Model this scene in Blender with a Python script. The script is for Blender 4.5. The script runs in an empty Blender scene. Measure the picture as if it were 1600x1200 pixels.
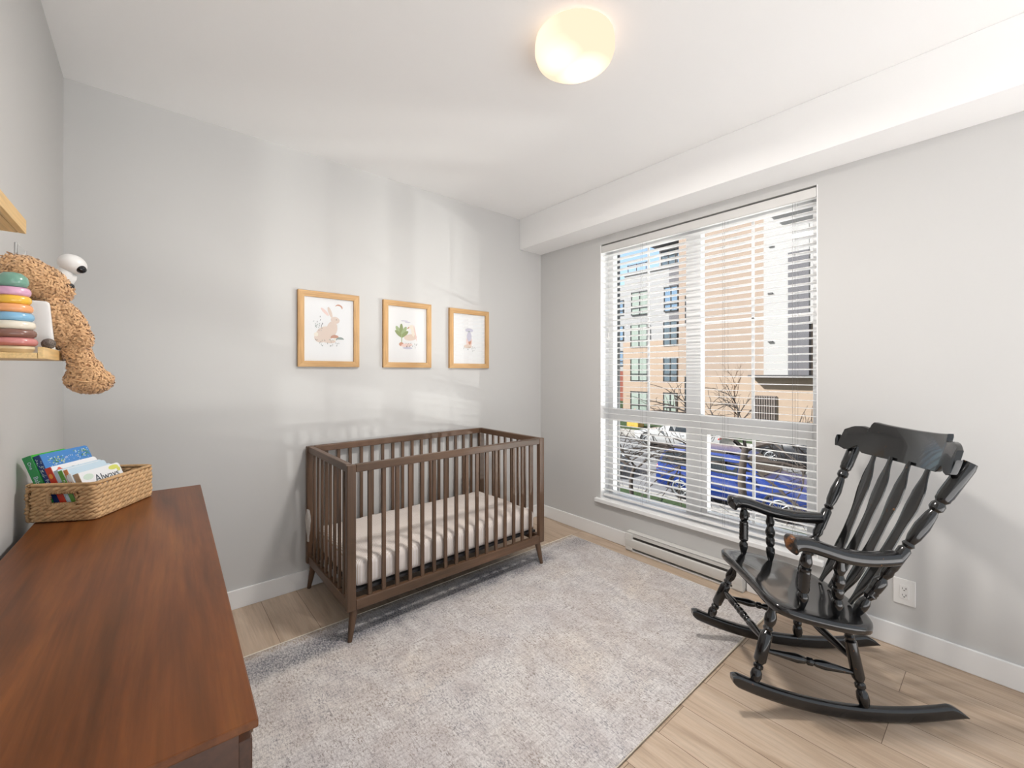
import bpy, bmesh, math, random
from mathutils import Vector, Matrix, Euler, noise
PI = math.pi
C = bpy.context.scene.collection
S = bpy.context.scene

# ------------------------------------------------------------------ camera
H = 1.36
cam = bpy.data.cameras.new('camera'); camo = bpy.data.objects.new('camera', cam); C.objects.link(camo)
cam.sensor_fit = 'HORIZONTAL'; cam.sensor_width = 36
cam.lens = 36 * 661.4 / 1600
cam.shift_y = -19.5 / 1600
cam.clip_start = .02; cam.clip_end = 400
camo.location = (0, 0, H)
camo.rotation_euler = (PI/2, 0, -math.atan2(.6494, .7605))
S.camera = camo

# ------------------------------------------------------------------ light and exposure
S.view_settings.view_transform = 'Standard'
S.view_settings.look = 'None'
S.view_settings.gamma = 1
S.view_settings.use_curve_mapping = False
S.view_settings.exposure = 0.88
W = bpy.data.worlds.new('sky'); S.world = W; W.use_nodes = True
nt = W.node_tree; nt.nodes.clear()
wo = nt.nodes.new('ShaderNodeOutputWorld'); bg = nt.nodes.new('ShaderNodeBackground')
sky = nt.nodes.new('ShaderNodeTexSky'); sky.sky_type = 'NISHITA'; sky.sun_disc = False
sky.sun_elevation = math.radians(38); sky.sun_rotation = math.radians(250)
sky.air_density = 1.0; sky.dust_density = 1.5
mx = nt.nodes.new('ShaderNodeMix'); mx.data_type = 'RGBA'
# pale fill added to the unseen sky behind the room, clearer over the street
wtc = nt.nodes.new('ShaderNodeTexCoord'); wdt = nt.nodes.new('ShaderNodeVectorMath'); wdt.operation = 'DOT_PRODUCT'; wdt.inputs[1].default_value = (.80, .60, 0)
nt.links.new(wtc.outputs['Generated'], wdt.inputs[0])
wmr = nt.nodes.new('ShaderNodeMapRange'); wmr.interpolation_type = 'SMOOTHSTEP'; wmr.inputs[1].default_value = -.6; wmr.inputs[2].default_value = .7; wmr.inputs[3].default_value = .92; wmr.inputs[4].default_value = .10
nt.links.new(wdt.outputs['Value'], wmr.inputs[0]); nt.links.new(wmr.outputs[0], mx.inputs[0])
sc_ = nt.nodes.new('ShaderNodeVectorMath'); sc_.operation = 'SCALE'; sc_.inputs['Scale'].default_value = .085
nt.links.new(sky.outputs[0], sc_.inputs[0]); nt.links.new(sc_.outputs[0], mx.inputs[6])
mx.inputs[7].default_value = (.36, .375, .39, 1)
nt.links.new(mx.outputs[2], bg.inputs[0]); bg.inputs[1].default_value = 1.45
nt.links.new(bg.outputs[0], wo.inputs[0])
def lamp(name, kind, loc, to, energy, color=(1, 1, 1), **kw):
    l = bpy.data.lights.new(name, kind); o = bpy.data.objects.new(name, l); C.objects.link(o)
    o.location = loc; l.energy = energy; l.color = color
    o.rotation_euler = (Vector(to) - Vector(loc)).to_track_quat('-Z', 'Y').to_euler()
    for k, v in kw.items(): setattr(l, k, v)
    return o
lamp('sun', 'SUN', (-20, 15, 30), (-20 + .50, 15 - .60, 30 - .62), 8.6, (1, .975, .95), angle=.009)
# spot standing in for sun glinting off the parked cars, into the room
GL = Vector((2.82 + 1.1*11, 1.43 - 1.0*11, 1.36 - .24*11))
lamp('glint_fill_spot', 'SPOT', GL, (2.82, 1.43, 1.36), 1700, (1, .98, .95), spot_size=math.radians(14), spot_blend=.2, shadow_soft_size=.16)
lamp('glint_fill_spot', 'SPOT', (13.5, -6.2, -2.0), (2.82, 1.43, 1.5), 2400, (1, .98, .95), spot_size=math.radians(13), spot_blend=.2, shadow_soft_size=.7)  # wider spot added to brighten the back wall

# ------------------------------------------------------------------ materials
def newmat(name):
    m = bpy.data.materials.new(name); m.use_nodes = True
    t = m.node_tree; b = t.nodes['Principled BSDF']; return m, t, b
def hexc(h):
    h = h.lstrip('#'); v = [int(h[i:i+2], 16)/255 for i in (0, 2, 4)]
    return tuple(x/12.92 if x <= .04045 else ((x+.055)/1.055)**2.4 for x in v) + (1,)
def mat(name, col, rough=.5, metal=0, spec=.5, bump=0, bscale=200, var=0, vscale=8, coat=0, sheen=0):
    m, t, b = newmat(name)
    c = hexc(col) if isinstance(col, str) else tuple(col) + ((1,) if len(col) == 3 else ())
    b.inputs['Base Color'].default_value = c; b.inputs['Roughness'].default_value = rough
    b.inputs['Metallic'].default_value = metal; b.inputs['Specular IOR Level'].default_value = spec
    b.inputs['Coat Weight'].default_value = coat
    b.inputs['Sheen Weight'].default_value = sheen
    tc = t.nodes.new('ShaderNodeTexCoord')
    if var:
        n = t.nodes.new('ShaderNodeTexNoise'); n.inputs['Scale'].default_value = vscale; n.inputs['Detail'].default_value = 4
        t.links.new(tc.outputs['Object'], n.inputs['Vector'])
        h = t.nodes.new('ShaderNodeMix'); h.data_type = 'RGBA'
        h.inputs[6].default_value = tuple(x*(1-var) for x in c[:3]) + (1,)
        h.inputs[7].default_value = tuple(min(1, x*(1+var)) for x in c[:3]) + (1,)
        t.links.new(n.outputs[0], h.inputs[0]); t.links.new(h.outputs[2], b.inputs['Base Color'])
    if bump:
        n2 = t.nodes.new('ShaderNodeTexNoise'); n2.inputs['Scale'].default_value = bscale; n2.inputs['Detail'].default_value = 2
        t.links.new(tc.outputs['Object'], n2.inputs['Vector'])
        bp = t.nodes.new('ShaderNodeBump'); bp.inputs['Strength'].default_value = bump; bp.inputs['Distance'].default_value = .002
        t.links.new(n2.outputs[0], bp.inputs['Height']); t.links.new(bp.outputs[0], b.inputs['Normal'])
    return m
def ramp(t, src, stops):
    r = t.nodes.new('ShaderNodeValToRGB'); e = r.color_ramp.elements
    while len(e) < len(stops): e.new(.5)
    for i, (p, c) in enumerate(stops):
        e[i].position = p; e[i].color = hexc(c) if isinstance(c, str) else (c, c, c, 1)
    t.links.new(src, r.inputs[0]); return r
def noise_node(t, vec, scale, stretch=(1, 1, 1), detail=5, rough=.55, dist=0):
    mp = t.nodes.new('ShaderNodeMapping'); mp.inputs['Scale'].default_value = stretch
    t.links.new(vec, mp.inputs[0])
    n = t.nodes.new('ShaderNodeTexNoise'); n.inputs['Scale'].default_value = scale; n.inputs['Detail'].default_value = detail
    n.inputs['Roughness'].default_value = rough; n.inputs['Distortion'].default_value = dist
    t.links.new(mp.outputs[0], n.inputs['Vector']); return n
def mixc(t, fac, a, b, blend='MIX'):
    m = t.nodes.new('ShaderNodeMix'); m.data_type = 'RGBA'; m.blend_type = blend
    for inp, v in ((0, fac), (6, a), (7, b)):
        if isinstance(v, (int, float)): m.inputs[inp].default_value = v
        elif isinstance(v, tuple): m.inputs[inp].default_value = v
        else: t.links.new(v, m.inputs[inp])
    return m.outputs[2]
def wood(name, c1, c2, c3, axis=1, rough=.4, coat=0, scale=1.0, spec=.5, wav=.5):
    m, t, b = newmat(name); tc = t.nodes.new('ShaderNodeTexCoord').outputs['Object']
    st = [9, 9, 9]; st[axis] = .7
    n1 = noise_node(t, tc, 1.6*scale, tuple(st), 6, .6, .6)
    st2 = [60, 60, 60]; st2[axis] = 2.0
    n2 = noise_node(t, tc, 1.5*scale, tuple(st2), 4, .6)
    st3 = [3.0, 3.0, 3.0]; st3[axis] = .9
    n3 = noise_node(t, tc, 1.2*scale, tuple(st3), 3, .5, .5)
    r1 = ramp(t, n1.outputs[0], [(.3, c1), (.5, c2), (.72, c3)])
    r3 = ramp(t, n3.outputs[0], [(.35, c1), (.65, c3)])
    a = mixc(t, wav, r1.outputs[0], r3.outputs[0])
    r2 = ramp(t, n2.outputs[0], [(.3, .72), (.6, 1.0)])
    a = mixc(t, 1.0, a, r2.outputs[0], 'MULTIPLY')
    t.links.new(a, b.inputs['Base Color']); b.inputs['Roughness'].default_value = rough
    b.inputs['Coat Weight'].default_value = coat; b.inputs['Coat Roughness'].default_value = .25
    b.inputs['Specular IOR Level'].default_value = spec
    bp = t.nodes.new('ShaderNodeBump'); bp.inputs['Strength'].default_value = .08; bp.inputs['Distance'].default_value = .001
    t.links.new(n2.outputs[0], bp.inputs['Height']); t.links.new(bp.outputs[0], b.inputs['Normal'])
    return m
M = {}
M['wall'] = mat('wall_paint', (.60, .595, .583), .75, bump=.06, bscale=350)
M['ceiling'] = mat('ceiling_paint', (.90, .895, .885), .85, bump=.05, bscale=300)
M['trim'] = mat('trim_paint', (.88, .88, .875), .35)
M['blind'] = mat('blind_white', (.90, .895, .885), .4)
M['valance'] = mat('valance_offwhite', (.70, .69, .67), .45)
M['cord'] = mat('cord_grey', (.35, .34, .33), .7)
M['heater'] = mat('heater_enamel', (.70, .69, .66), .35)
M['fins'] = mat('heater_fins', (.13, .12, .11), .5, .5)
M['plastic'] = mat('white_plastic', (.80, .79, .77), .3)
M['dark'] = mat('dark_plastic', (.02, .02, .022), .3)
M['lens'] = mat('lens_black', (.01, .01, .012), .08)
M['darkmetal'] = mat('dark_window_metal', (.035, .037, .04), .4, .3)
M['walnut'] = wood('crib_walnut', '#493625', '#5e4532', '#735743', 2, .42, scale=1.2)
M['walnut_x'] = wood('crib_walnut_long', '#493625', '#5e4532', '#735743', 0, .42, scale=1.2)
M['walnut_y'] = wood('crib_walnut_side', '#493625', '#5e4532', '#735743', 1, .42, scale=1.2)
M['dresser'] = wood('dresser_walnut', '#43240f', '#6c3b1b', '#8d5628', 1, .36, coat=0, scale=1.0, wav=.3, spec=.28)
M['dresser_dark'] = wood('dresser_walnut_side', '#3a2011', '#4c2b17', '#5c361e', 1, .45)
M['oakframe'] = wood('frame_oak', '#c1935c', '#d1a46d', '#ddb682', 2, .5, scale=2)
M['oakframe_x'] = wood('frame_oak_long', '#c1935c', '#d1a46d', '#ddb682', 0, .5, scale=2)
M['bamboo'] = wood('shelf_bamboo', '#d3a968', '#e2bf83', '#eccd97', 1, .45, scale=2)
M['paper'] = mat('print_paper', (.86, .86, .86), .7)
M['pine'] = mat('unfinished_wood', '#ead9b4', .5, var=.06, vscale=30)

# floor planks running along Y
def floor_mat():
    m, t, b = newmat('oak_planks'); tc = t.nodes.new('ShaderNodeTexCoord').outputs['Object']
    mp = t.nodes.new('ShaderNodeMapping'); mp.inputs['Rotation'].default_value = (0, 0, PI/2)
    mp.inputs['Location'].default_value = (.3, .464, 0)
    t.links.new(tc, mp.inputs[0])
    br = t.nodes.new('ShaderNodeTexBrick'); br.inputs['Scale'].default_value = 1
    br.inputs['Brick Width'].default_value = 1.5; br.inputs['Row Height'].default_value = .192
    br.inputs['Mortar Size'].default_value = .0012; br.inputs['Mortar Smooth'].default_value = .2
    br.offset = .37; br.inputs['Bias'].default_value = 0
    br.inputs['Color1'].default_value = (0, 0, 0, 1); br.inputs['Color2'].default_value = (1, 1, 1, 1); br.inputs['Mortar'].default_value = (.5, .5, .5, 1)
    t.links.new(mp.outputs[0], br.inputs['Vector'])
    # shift the grain plank by plank
    ad = t.nodes.new('ShaderNodeVectorMath'); ad.operation = 'MULTIPLY_ADD'
    t.links.new(br.outputs['Color'], ad.inputs[0]); ad.inputs[1].default_value = (7, 13, 3); t.links.new(tc, ad.inputs[2])
    n1 = noise_node(t, ad.outputs[0], 1.4, (7, .8, 1), 6, .62, 1.2)
    n2 = noise_node(t, ad.outputs[0], 2.0, (55, 2.2, 1), 4, .6)
    r1 = ramp(t, n1.outputs[0], [(.30, '#a58e78'), (.48, '#c2ab94'), (.7, '#d3bfaa')])
    base = mixc(t, .18, r1.outputs[0], ramp(t, br.outputs['Color'], [(0, '#a38c75'), (1, '#cfbba6')]).outputs[0])
    r2 = ramp(t, n2.outputs[0], [(.3, .84), (.6, 1.0)])
    base = mixc(t, 1.0, base, r2.outputs[0], 'MULTIPLY')
    base = mixc(t, br.outputs['Fac'], base, hexc('#6b5645'))
    t.links.new(base, b.inputs['Base Color']); b.inputs['Roughness'].default_value = .42
    bp = t.nodes.new('ShaderNodeBump'); bp.inputs['Strength'].default_value = .12; bp.inputs['Distance'].default_value = .001
    t.links.new(n2.outputs[0], bp.inputs['Height']); t.links.new(bp.outputs[0], b.inputs['Normal'])
    return m
M['floor'] = floor_mat()

def rug_mat():
    m, t, b = newmat('distressed_rug'); tc = t.nodes.new('ShaderNodeTexCoord').outputs['Object']
    big = noise_node(t, tc, 1.7, (1, 1.25, 1), 5, .62, .5)
    mid = noise_node(t, tc, 13, (1.6, .8, 1), 5, .75, .4)
    fine = noise_node(t, tc, 105, (1.3, .6, 1), 4, .8)
    grit = noise_node(t, tc, 230, (1, .5, 1), 2, .8)
    base = ramp(t, big.outputs[0], [(.3, '#d2cdcd'), (.5, '#dfdbd8'), (.7, '#dcd2c8')]).outputs[0]
    pt = noise_node(t, tc, 5, (1.2, .9, 1), 6, .7, .8)
    base = mixc(t, ramp(t, pt.outputs[0], [(.42, 0.0), (.60, .65)]).outputs[0], base, hexc('#c2b9b6'))
    for stv in ((5, .45, 1), (.45, 5, 1)):
        sk = noise_node(t, tc, 30, stv, 3, .7)
        base = mixc(t, ramp(t, sk.outputs[0], [(.52, 0.0), (.68, .55)]).outputs[0], base, hexc('#aaa3a2'))
        base = mixc(t, ramp(t, sk.outputs[0], [(.30, .5), (.42, 0.0)]).outputs[0], base, hexc('#ece9e6'))
    # worn brown and slate flecks
    fl = ramp(t, mid.outputs[0], [(.40, 0.05), (.62, 1.0)]).outputs[0]
    ff = ramp(t, fine.outputs[0], [(.48, 0.0), (.62, 1.0)]).outputs[0]
    mk = mixc(t, 1.0, fl, ff, 'MULTIPLY')
    fc = ramp(t, noise_node(t, tc, 3.1, (1, 1, 1), 3).outputs[0], [(.44, '#83848c'), (.56, '#8b7a6c')]).outputs[0]
    a = mixc(t, mk, base, fc)
    a = mixc(t, mixc(t, 1.0, ramp(t, fine.outputs[0], [(.5, 0.0), (.68, .6)]).outputs[0], (.9, .9, .9, 1), 'MULTIPLY'), a, hexc('#8f8580'))
    # border bands along the far edge: tan outside, slate inside
    sp = t.nodes.new('ShaderNodeSeparateXYZ'); t.links.new(tc, sp.inputs[0])
    wob = t.nodes.new('ShaderNodeMath'); wob.operation = 'MULTIPLY_ADD'; wob.inputs[1].default_value = .10
    t.links.new(mid.outputs[0], wob.inputs[0]); t.links.new(sp.outputs[1], wob.inputs[2])
    mr = t.nodes.new('ShaderNodeMapRange'); mr.inputs[1].default_value = .3; mr.inputs[2].default_value = .8
    t.links.new(wob.outputs[0], mr.inputs[0])      # object y: centre 0, edges +-.7375
    band = ramp(t, mr.outputs[0], [(.46, 0.0), (.60, 1.0), (.80, 1.0), (.90, 0.0)]).outputs[0]
    pat = ramp(t, noise_node(t, tc, 1.6, (1, 1, 1), 3).outputs[0], [(.40, 0.1), (.55, 1.0)]).outputs[0]
    grn = ramp(t, fine.outputs[0], [(.36, .15), (.6, .95)]).outputs[0]
    a = mixc(t, mixc(t, 1.0, mixc(t, 1.0, band, grn, 'MULTIPLY'), pat, 'MULTIPLY'), a, hexc('#5f636e'))
    tan = ramp(t, mr.outputs[0], [(.88, 0.0), (.94, .75)]).outputs[0]
    a = mixc(t, mixc(t, 1.0, tan, grn, 'MULTIPLY'), a, hexc('#a08d74'))
    g = ramp(t, grit.outputs[0], [(.3, .80), (.65, 1.05)]).outputs[0]
    a = mixc(t, 1.0, a, g, 'MULTIPLY')
    t.links.new(a, b.inputs['Base Color']); b.inputs['Roughness'].default_value = .95; b.inputs['Specular IOR Level'].default_value = .1
    bp = t.nodes.new('ShaderNodeBump'); bp.inputs['Strength'].default_value = .5; bp.inputs['Distance'].default_value = .004
    t.links.new(grit.outputs[0], bp.inputs['Height']); t.links.new(bp.outputs[0], b.inputs['Normal'])
    return m
M['rug'] = rug_mat()
M['rugedge'] = mat('rug_binding', '#d8cfbf', .9)

def black_mat():
    m, t, b = newmat('black_lacquer'); tc = t.nodes.new('ShaderNodeTexCoord').outputs['Object']
    n = noise_node(t, tc, 55, (1, 1, 1), 3, .6); n2 = noise_node(t, tc, 9, (1, 1, 1), 2, .5)
    k = mixc(t, 1.0, ramp(t, n.outputs[0], [(.69, 0.0), (.72, 1.0)]).outputs[0], ramp(t, n2.outputs[0], [(.50, 0.0), (.6, 1.0)]).outputs[0], 'MULTIPLY')
    a = mixc(t, k, (.006, .006, .0065, 1), hexc('#8a5a30'))
    t.links.new(a, b.inputs['Base Color']); b.inputs['Roughness'].default_value = .16
    b.inputs['Specular IOR Level'].default_value = .45; b.inputs['Coat Weight'].default_value = .5; b.inputs['Coat Roughness'].default_value = .05; b.inputs['Coat IOR'].default_value = 1.5
    bp = t.nodes.new('ShaderNodeBump'); bp.inputs['Strength'].default_value = .05; bp.inputs['Distance'].default_value = .002
    t.links.new(n2.outputs[0], bp.inputs['Height']); t.links.new(bp.outputs[0], b.inputs['Normal'])
    return m
M['black'] = black_mat()
def worn_mat():
    m, t, b = newmat('worn_lacquer'); tc = t.nodes.new('ShaderNodeTexCoord').outputs['Object']
    n = noise_node(t, tc, 30, (1, 1, 1), 5, .7)
    a = ramp(t, n.outputs[0], [(.47, '#15120f'), (.53, '#6b4223'), (.68, '#9b6a3d')]).outputs[0]
    t.links.new(a, b.inputs['Base Color']); b.inputs['Roughness'].default_value = .4
    return m
M['worn'] = worn_mat()

def glass_mat(name, tint=(1, 1, 1, 1), k=1.0):
    m = bpy.data.materials.new(name); m.use_nodes = True; t = m.node_tree; t.nodes.clear()
    o = t.nodes.new('ShaderNodeOutputMaterial'); mix = t.nodes.new('ShaderNodeMixShader')
    tr = t.nodes.new('ShaderNodeBsdfTransparent'); tr.inputs[0].default_value = tint
    gl = t.nodes.new('ShaderNodeBsdfGlossy'); gl.inputs['Roughness'].default_value = .01
    lw = t.nodes.new('ShaderNodeLayerWeight'); lw.inputs[0].default_value = .5
    pw = t.nodes.new('ShaderNodeMath'); pw.operation = 'POWER'; pw.inputs[1].default_value = 5; t.links.new(lw.outputs['Facing'], pw.inputs[0])
    fr = t.nodes.new('ShaderNodeMath'); fr.operation = 'MULTIPLY_ADD'; fr.inputs[1].default_value = .96; fr.inputs[2].default_value = .04; t.links.new(pw.outputs[0], fr.inputs[0])
    mu = t.nodes.new('ShaderNodeMath'); mu.operation = 'MULTIPLY'; mu.inputs[1].default_value = k
    t.links.new(fr.outputs[0], mu.inputs[0]); t.links.new(mu.outputs[0], mix.inputs[0])
    t.links.new(tr.outputs[0], mix.inputs[1]); t.links.new(gl.outputs[0], mix.inputs[2]); t.links.new(mix.outputs[0], o.inputs[0])
    return m
M['glass'] = glass_mat('window_glass', (.96, .98, .97, 1), .6)
M['picglass'] = glass_mat('picture_glass', (1, 1, 1, 1), 4.0)

# ------------------------------------------------------------------ mesh helpers
def link(name, me, mats, parent=None):
    o = bpy.data.objects.new(name, me); C.objects.link(o)
    for m in (mats if isinstance(mats, (list, tuple)) else [mats]): me.materials.append(m)
    if parent: o.parent = parent
    return o
def obj(name, bm, mats, parent=None, smooth=None):
    bmesh.ops.recalc_face_normals(bm, faces=bm.faces)
    me = bpy.data.meshes.new(name); bm.to_mesh(me); bm.free()
    if smooth is not None:
        me.polygons.foreach_set('use_smooth', [True]*len(me.polygons))
        if smooth < 180: me.set_sharp_from_angle(angle=math.radians(smooth))
    return link(name, me, mats, parent)
def B(): return bmesh.new()
def box(bm, lo, hi, bev=0, mi=0, mtx=None, seg=2):
    r = bmesh.ops.create_cube(bm, size=1); vs = r['verts']
    c = [(a+b)/2 for a, b in zip(lo, hi)]; s = [abs(b-a) for a, b in zip(lo, hi)]
    bmesh.ops.scale(bm, vec=s, verts=vs); bmesh.ops.translate(bm, vec=c, verts=vs)
    fs = set(f for v in vs for f in v.link_faces)
    if bev:
        es = list(set(e for v in vs for e in v.link_edges))
        r = bmesh.ops.bevel(bm, geom=es, offset=bev, segments=seg, affect='EDGES', profile=.5)
        vs = list(set(r['verts']) | set(v for v in vs if v.is_valid)); fs = set(r['faces']) | set(f for f in fs if f.is_valid)
        fs |= set(f for v in vs if v.is_valid for f in v.link_faces)
        vs = list(set(v for f in fs for v in f.verts))
    for f in fs: f.material_index = mi
    if mtx is not None: bmesh.ops.transform(bm, matrix=mtx, verts=vs)
    return vs
def frame_from(d, up=Vector((0, 0, 1))):
    d = d.normalized()
    if abs(d.dot(up)) > .99: up = Vector((0, 1, 0))
    x = d.cross(up).normalized(); y = x.cross(d).normalized(); return x, y
def rings(bm, loops, closed=True, cap=True, mi=0):
    vv = [[bm.verts.new(p) for p in lp] for lp in loops]
    n = len(vv[0])
    for a, b in zip(vv, vv[1:]):
        for i in range(n if closed else n-1):
            j = (i+1) % n
            f = bm.faces.new((a[i], a[j], b[j], b[i])); f.material_index = mi
    if cap:
        for l in (vv[0][::-1], vv[-1]):
            try: f = bm.faces.new(l); f.material_index = mi
            except ValueError: pass
    return vv
def turned(bm, p0, p1, prof, n=20, mi=0):
    p0, p1 = Vector(p0), Vector(p1); d = p1-p0; x, y = frame_from(d)
    rings(bm, [[p0 + d*t + (x*math.cos(2*PI*i/n) + y*math.sin(2*PI*i/n))*r for i in range(n)] for t, r in prof], mi=mi)
def tube(bm, pts, r, n=8, mi=0, cap=True, loop=False):
    pts = [Vector(p) for p in pts]; rr = r if isinstance(r, (list, tuple)) else [r]*len(pts)
    loops = []; px = None; N = len(pts)
    for k, p in enumerate(pts):
        if loop: d = pts[(k+1) % N]-pts[k-1]
        else: d = pts[min(k+1, N-1)]-pts[max(k-1, 0)]
        d.normalize()
        if px is None: x, y = frame_from(d)
        else:
            x = (px - d*px.dot(d)); x = x.normalized() if x.length > 1e-6 else frame_from(d)[0]; y = d.cross(x).normalized()
        px = x
        loops.append([p + (x*math.cos(2*PI*i/n) + y*math.sin(2*PI*i/n))*rr[k] for i in range(n)])
    if loop: loops.append(loops[0]); rings(bm, loops, cap=False, mi=mi)
    else: rings(bm, loops, cap=cap, mi=mi)
def lathe(bm, c, prof, n=32, mi=0, mtx=None):
    c = Vector(c); lp = [[Vector((math.cos(2*PI*i/n)*r, math.sin(2*PI*i/n)*r, z)) for i in range(n)] for r, z in prof]
    if mtx is not None: lp = [[mtx @ p for p in l] for l in lp]
    rings(bm, [[c + p for p in l] for l in lp], mi=mi)
def ball(bm, c, r, rot=None, u=20, v=12, mi=0):
    r = (r, r, r) if isinstance(r, (int, float)) else r
    mt = Matrix.Translation(Vector(c)) @ (rot.to_matrix().to_4x4() if rot else Matrix()) @ Matrix.Diagonal((*r, 1))
    q = bmesh.ops.create_uvsphere(bm, u_segments=u, v_segments=v, radius=1, matrix=mt)
    for vv in q['verts']:
        for f in vv.link_faces: f.material_index = mi
def plate(bm, pts, thick, mtx, mi=0):
    """outline in local xy extruded along local z (centred), placed by mtx"""
    a = [mtx @ Vector((x, y, -thick/2)) for x, y in pts]; b = [mtx @ Vector((x, y, thick/2)) for x, y in pts]
    rings(bm, [a, b], mi=mi)
def smooth_path(pts, k=6):
    """Catmull-Rom through points"""
    P = [Vector(p) for p in pts]; out = []
    for i in range(len(P)-1):
        p0 = P[max(i-1, 0)]; p1 = P[i]; p2 = P[i+1]; p3 = P[min(i+2, len(P)-1)]
        for j in range(k):
            t = j/k
            out.append(.5*((2*p1) + (p2-p0)*t + (2*p0-5*p1+4*p2-p3)*t*t + (3*p1-p0-3*p2+p3)*t**3))
    out.append(P[-1]); return out
def subsurf(o, l=1):
    m = o.modifiers.new('sub', 'SUBSURF'); m.levels = l; m.render_levels = l
def empty(name, loc=(0, 0, 0), rz=0):
    o = bpy.data.objects.new(name, None); C.objects.link(o); o.location = loc; o.rotation_euler = (0, 0, rz); o.empty_display_size = .1
    return o
def tag(o, label=None, cat=None, group=None, kind=None):
    if label: o['label'] = label
    if cat: o['category'] = cat
    if group: o['group'] = group
    if kind: o['kind'] = kind
    return o
def struct(name, bm, m, smooth=None):
    o = obj(name, bm, m, None, smooth); o['kind'] = 'structure'; return o
def text_on(s, size, mtx, m, name, parent, ext=.0003):
    cu = bpy.data.curves.new('t', 'FONT'); cu.body = s; cu.size = size; cu.extrude = ext; cu.align_x = 'CENTER'; cu.align_y = 'CENTER'
    to = bpy.data.objects.new('t', cu); C.objects.link(to)
    me = bpy.data.meshes.new_from_object(to.evaluated_get(bpy.context.evaluated_depsgraph_get()))
    bpy.data.objects.remove(to); me.transform(mtx)
    return link(name, me, m, parent)

# ------------------------------------------------------------------ room shell
XL, XW, YB, ZC = -.311, 2.819, 2.88, 2.741
YF = -.70
WY0, WY1, WZ0, WZ1 = .685, 2.181, .30, 2.40
T = .20
b = B(); box(b, (XL-.15, YF, -.15), (XW+T, YB+.15, 0)); struct('floor', b, M['floor'])
b = B(); box(b, (XL-.15, YF, ZC), (XW+T, YB+.15, ZC+.15)); struct('ceiling', b, M['ceiling'])
b = B(); box(b, (XL-.15, YB, 0), (XW+T, YB+.15, ZC)); struct('wall_back', b, M['wall'])
b = B(); box(b, (XL-.15, YF, 0), (XL, YB, ZC)); struct('wall_left', b, M['wall'])
b = B()
box(b, (XW, YF, 0), (XW+T, WY0, ZC)); box(b, (XW, WY1, 0), (XW+T, YB, ZC))
box(b, (XW, WY0, 0), (XW+T, WY1, WZ0)); box(b, (XW, WY0, WZ1), (XW+T, WY1, ZC))
struct('wall_right', b, M['wall'])
b = B(); box(b, (2.551, YF, 2.466), (XW, YB, ZC), .003); struct('trim_1', b, M['ceiling'])
def baseboard(name, lo, hi):
    b = B(); box(b, lo, hi, .003); struct(name, b, M['trim'])
baseboard('baseboard_back', (XL, YB-.014, 0), (XW-.014, YB, .108))
baseboard('baseboard_left', (XL, YF, 0), (XL+.014, YB-.014, .108))
b = B(); box(b, (XW-.014, 1.90, 0), (XW, YB, .108), .003); box(b, (XW-.014, YF, 0), (XW, 1.05, .108), .003)
struct('baseboard_right', b, M['trim'])

# ------------------------------------------------------------------ window
GX = 2.955
win = B()
fx0, fx1 = 2.925, 2.985
zt0, zt1 = .954, 1.053
def fb(y0, y1, z0, z1, x0=fx0, x1=fx1, bv=.003): box(win, (x0, y0, z0), (x1, y1, z1), bv)
fb(2.13, WY1, .30, WZ1); fb(WY0, .735, .30, WZ1)                 # stiles
fb(.735, 2.13, 2.34, WZ1); fb(.735, 2.13, .30, .35)              # head, foot
fb(1.392, 1.499, .35, 2.34, fx0-.004)                             # mullion
fb(.735, 1.392, zt0, zt1, fx0-.002); fb(1.499, 2.13, zt0, zt1, fx0-.002)
# opening sash, lower right
fb(1.351, 1.392, .35, zt0, fx0+.006); fb(.735, .767, .35, zt0, fx0+.006); fb(.767, 1.351, .923, zt0, fx0+.006); fb(.767, 1.351, .35, .385, fx0+.006)
w1 = obj('window_1', win, M['trim']); w1['kind'] = 'structure'
b = B()
for y in (1.0635,): box(b, (GX-.012, y-.009, zt1), (GX-.004, y+.009, 2.34), .002)
box(b, (GX-.012, .735, 1.69), (GX-.004, 1.392, 1.708), .002)
obj('muntin', b, M['trim'], w1)
b = B(); box(b, (GX-.012, 1.8055, zt1), (GX-.004, 1.8235, 2.34), .002); box(b, (GX-.012, 1.499, 1.69), (GX-.004, 2.13, 1.708), .002)
obj('muntin', b, M['trim'], w1)
b = B(); box(b, (GX-.012, 1.8055, .35), (GX-.004, 1.8235, zt0), .002); obj('muntin', b, M['trim'], w1)
b = B(); box(b, (GX-.012, 1.05, .385), (GX-.004, 1.068, .923), .002); obj('muntin', b, M['trim'], w1)
for y0, y1, z0, z1 in ((.735, 1.392, zt1, 2.34), (1.499, 2.13, zt1, 2.34), (1.499, 2.13, .35, zt0), (.767, 1.351, .385, .923)):
    b = B(); vs = [b.verts.new(p) for p in ((GX, y0, z0), (GX, y1, z0), (GX, y1, z1), (GX, y0, z1))]; b.faces.new(vs)
    obj('pane', b, M['glass'], w1)
b = B(); box(b, (fx1, 2.125, .30), (fx1+.03, 2.16, WZ1)); box(b, (fx1, .74, .34), (fx1+.03, .778, .95)); obj('outer_trim', b, M['darkmetal'], w1)
# white jamb liner and sill
b = B(); box(b, (XW+.001, WY1-.006, .32), (fx0, WY1, WZ1)); box(b, (XW+.001, WY0, .32), (fx0, WY0+.006, WZ1))
obj('jamb_liner', b, M['trim'], w1)
b = B(); box(b, (2.785, .655, .29), (XW+.0005, 2.217, .32), .004); box(b, (XW, WY0, .298), (fx0+.01, WY1, .32)); obj('window_sill', b, M['trim'], w1)

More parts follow.
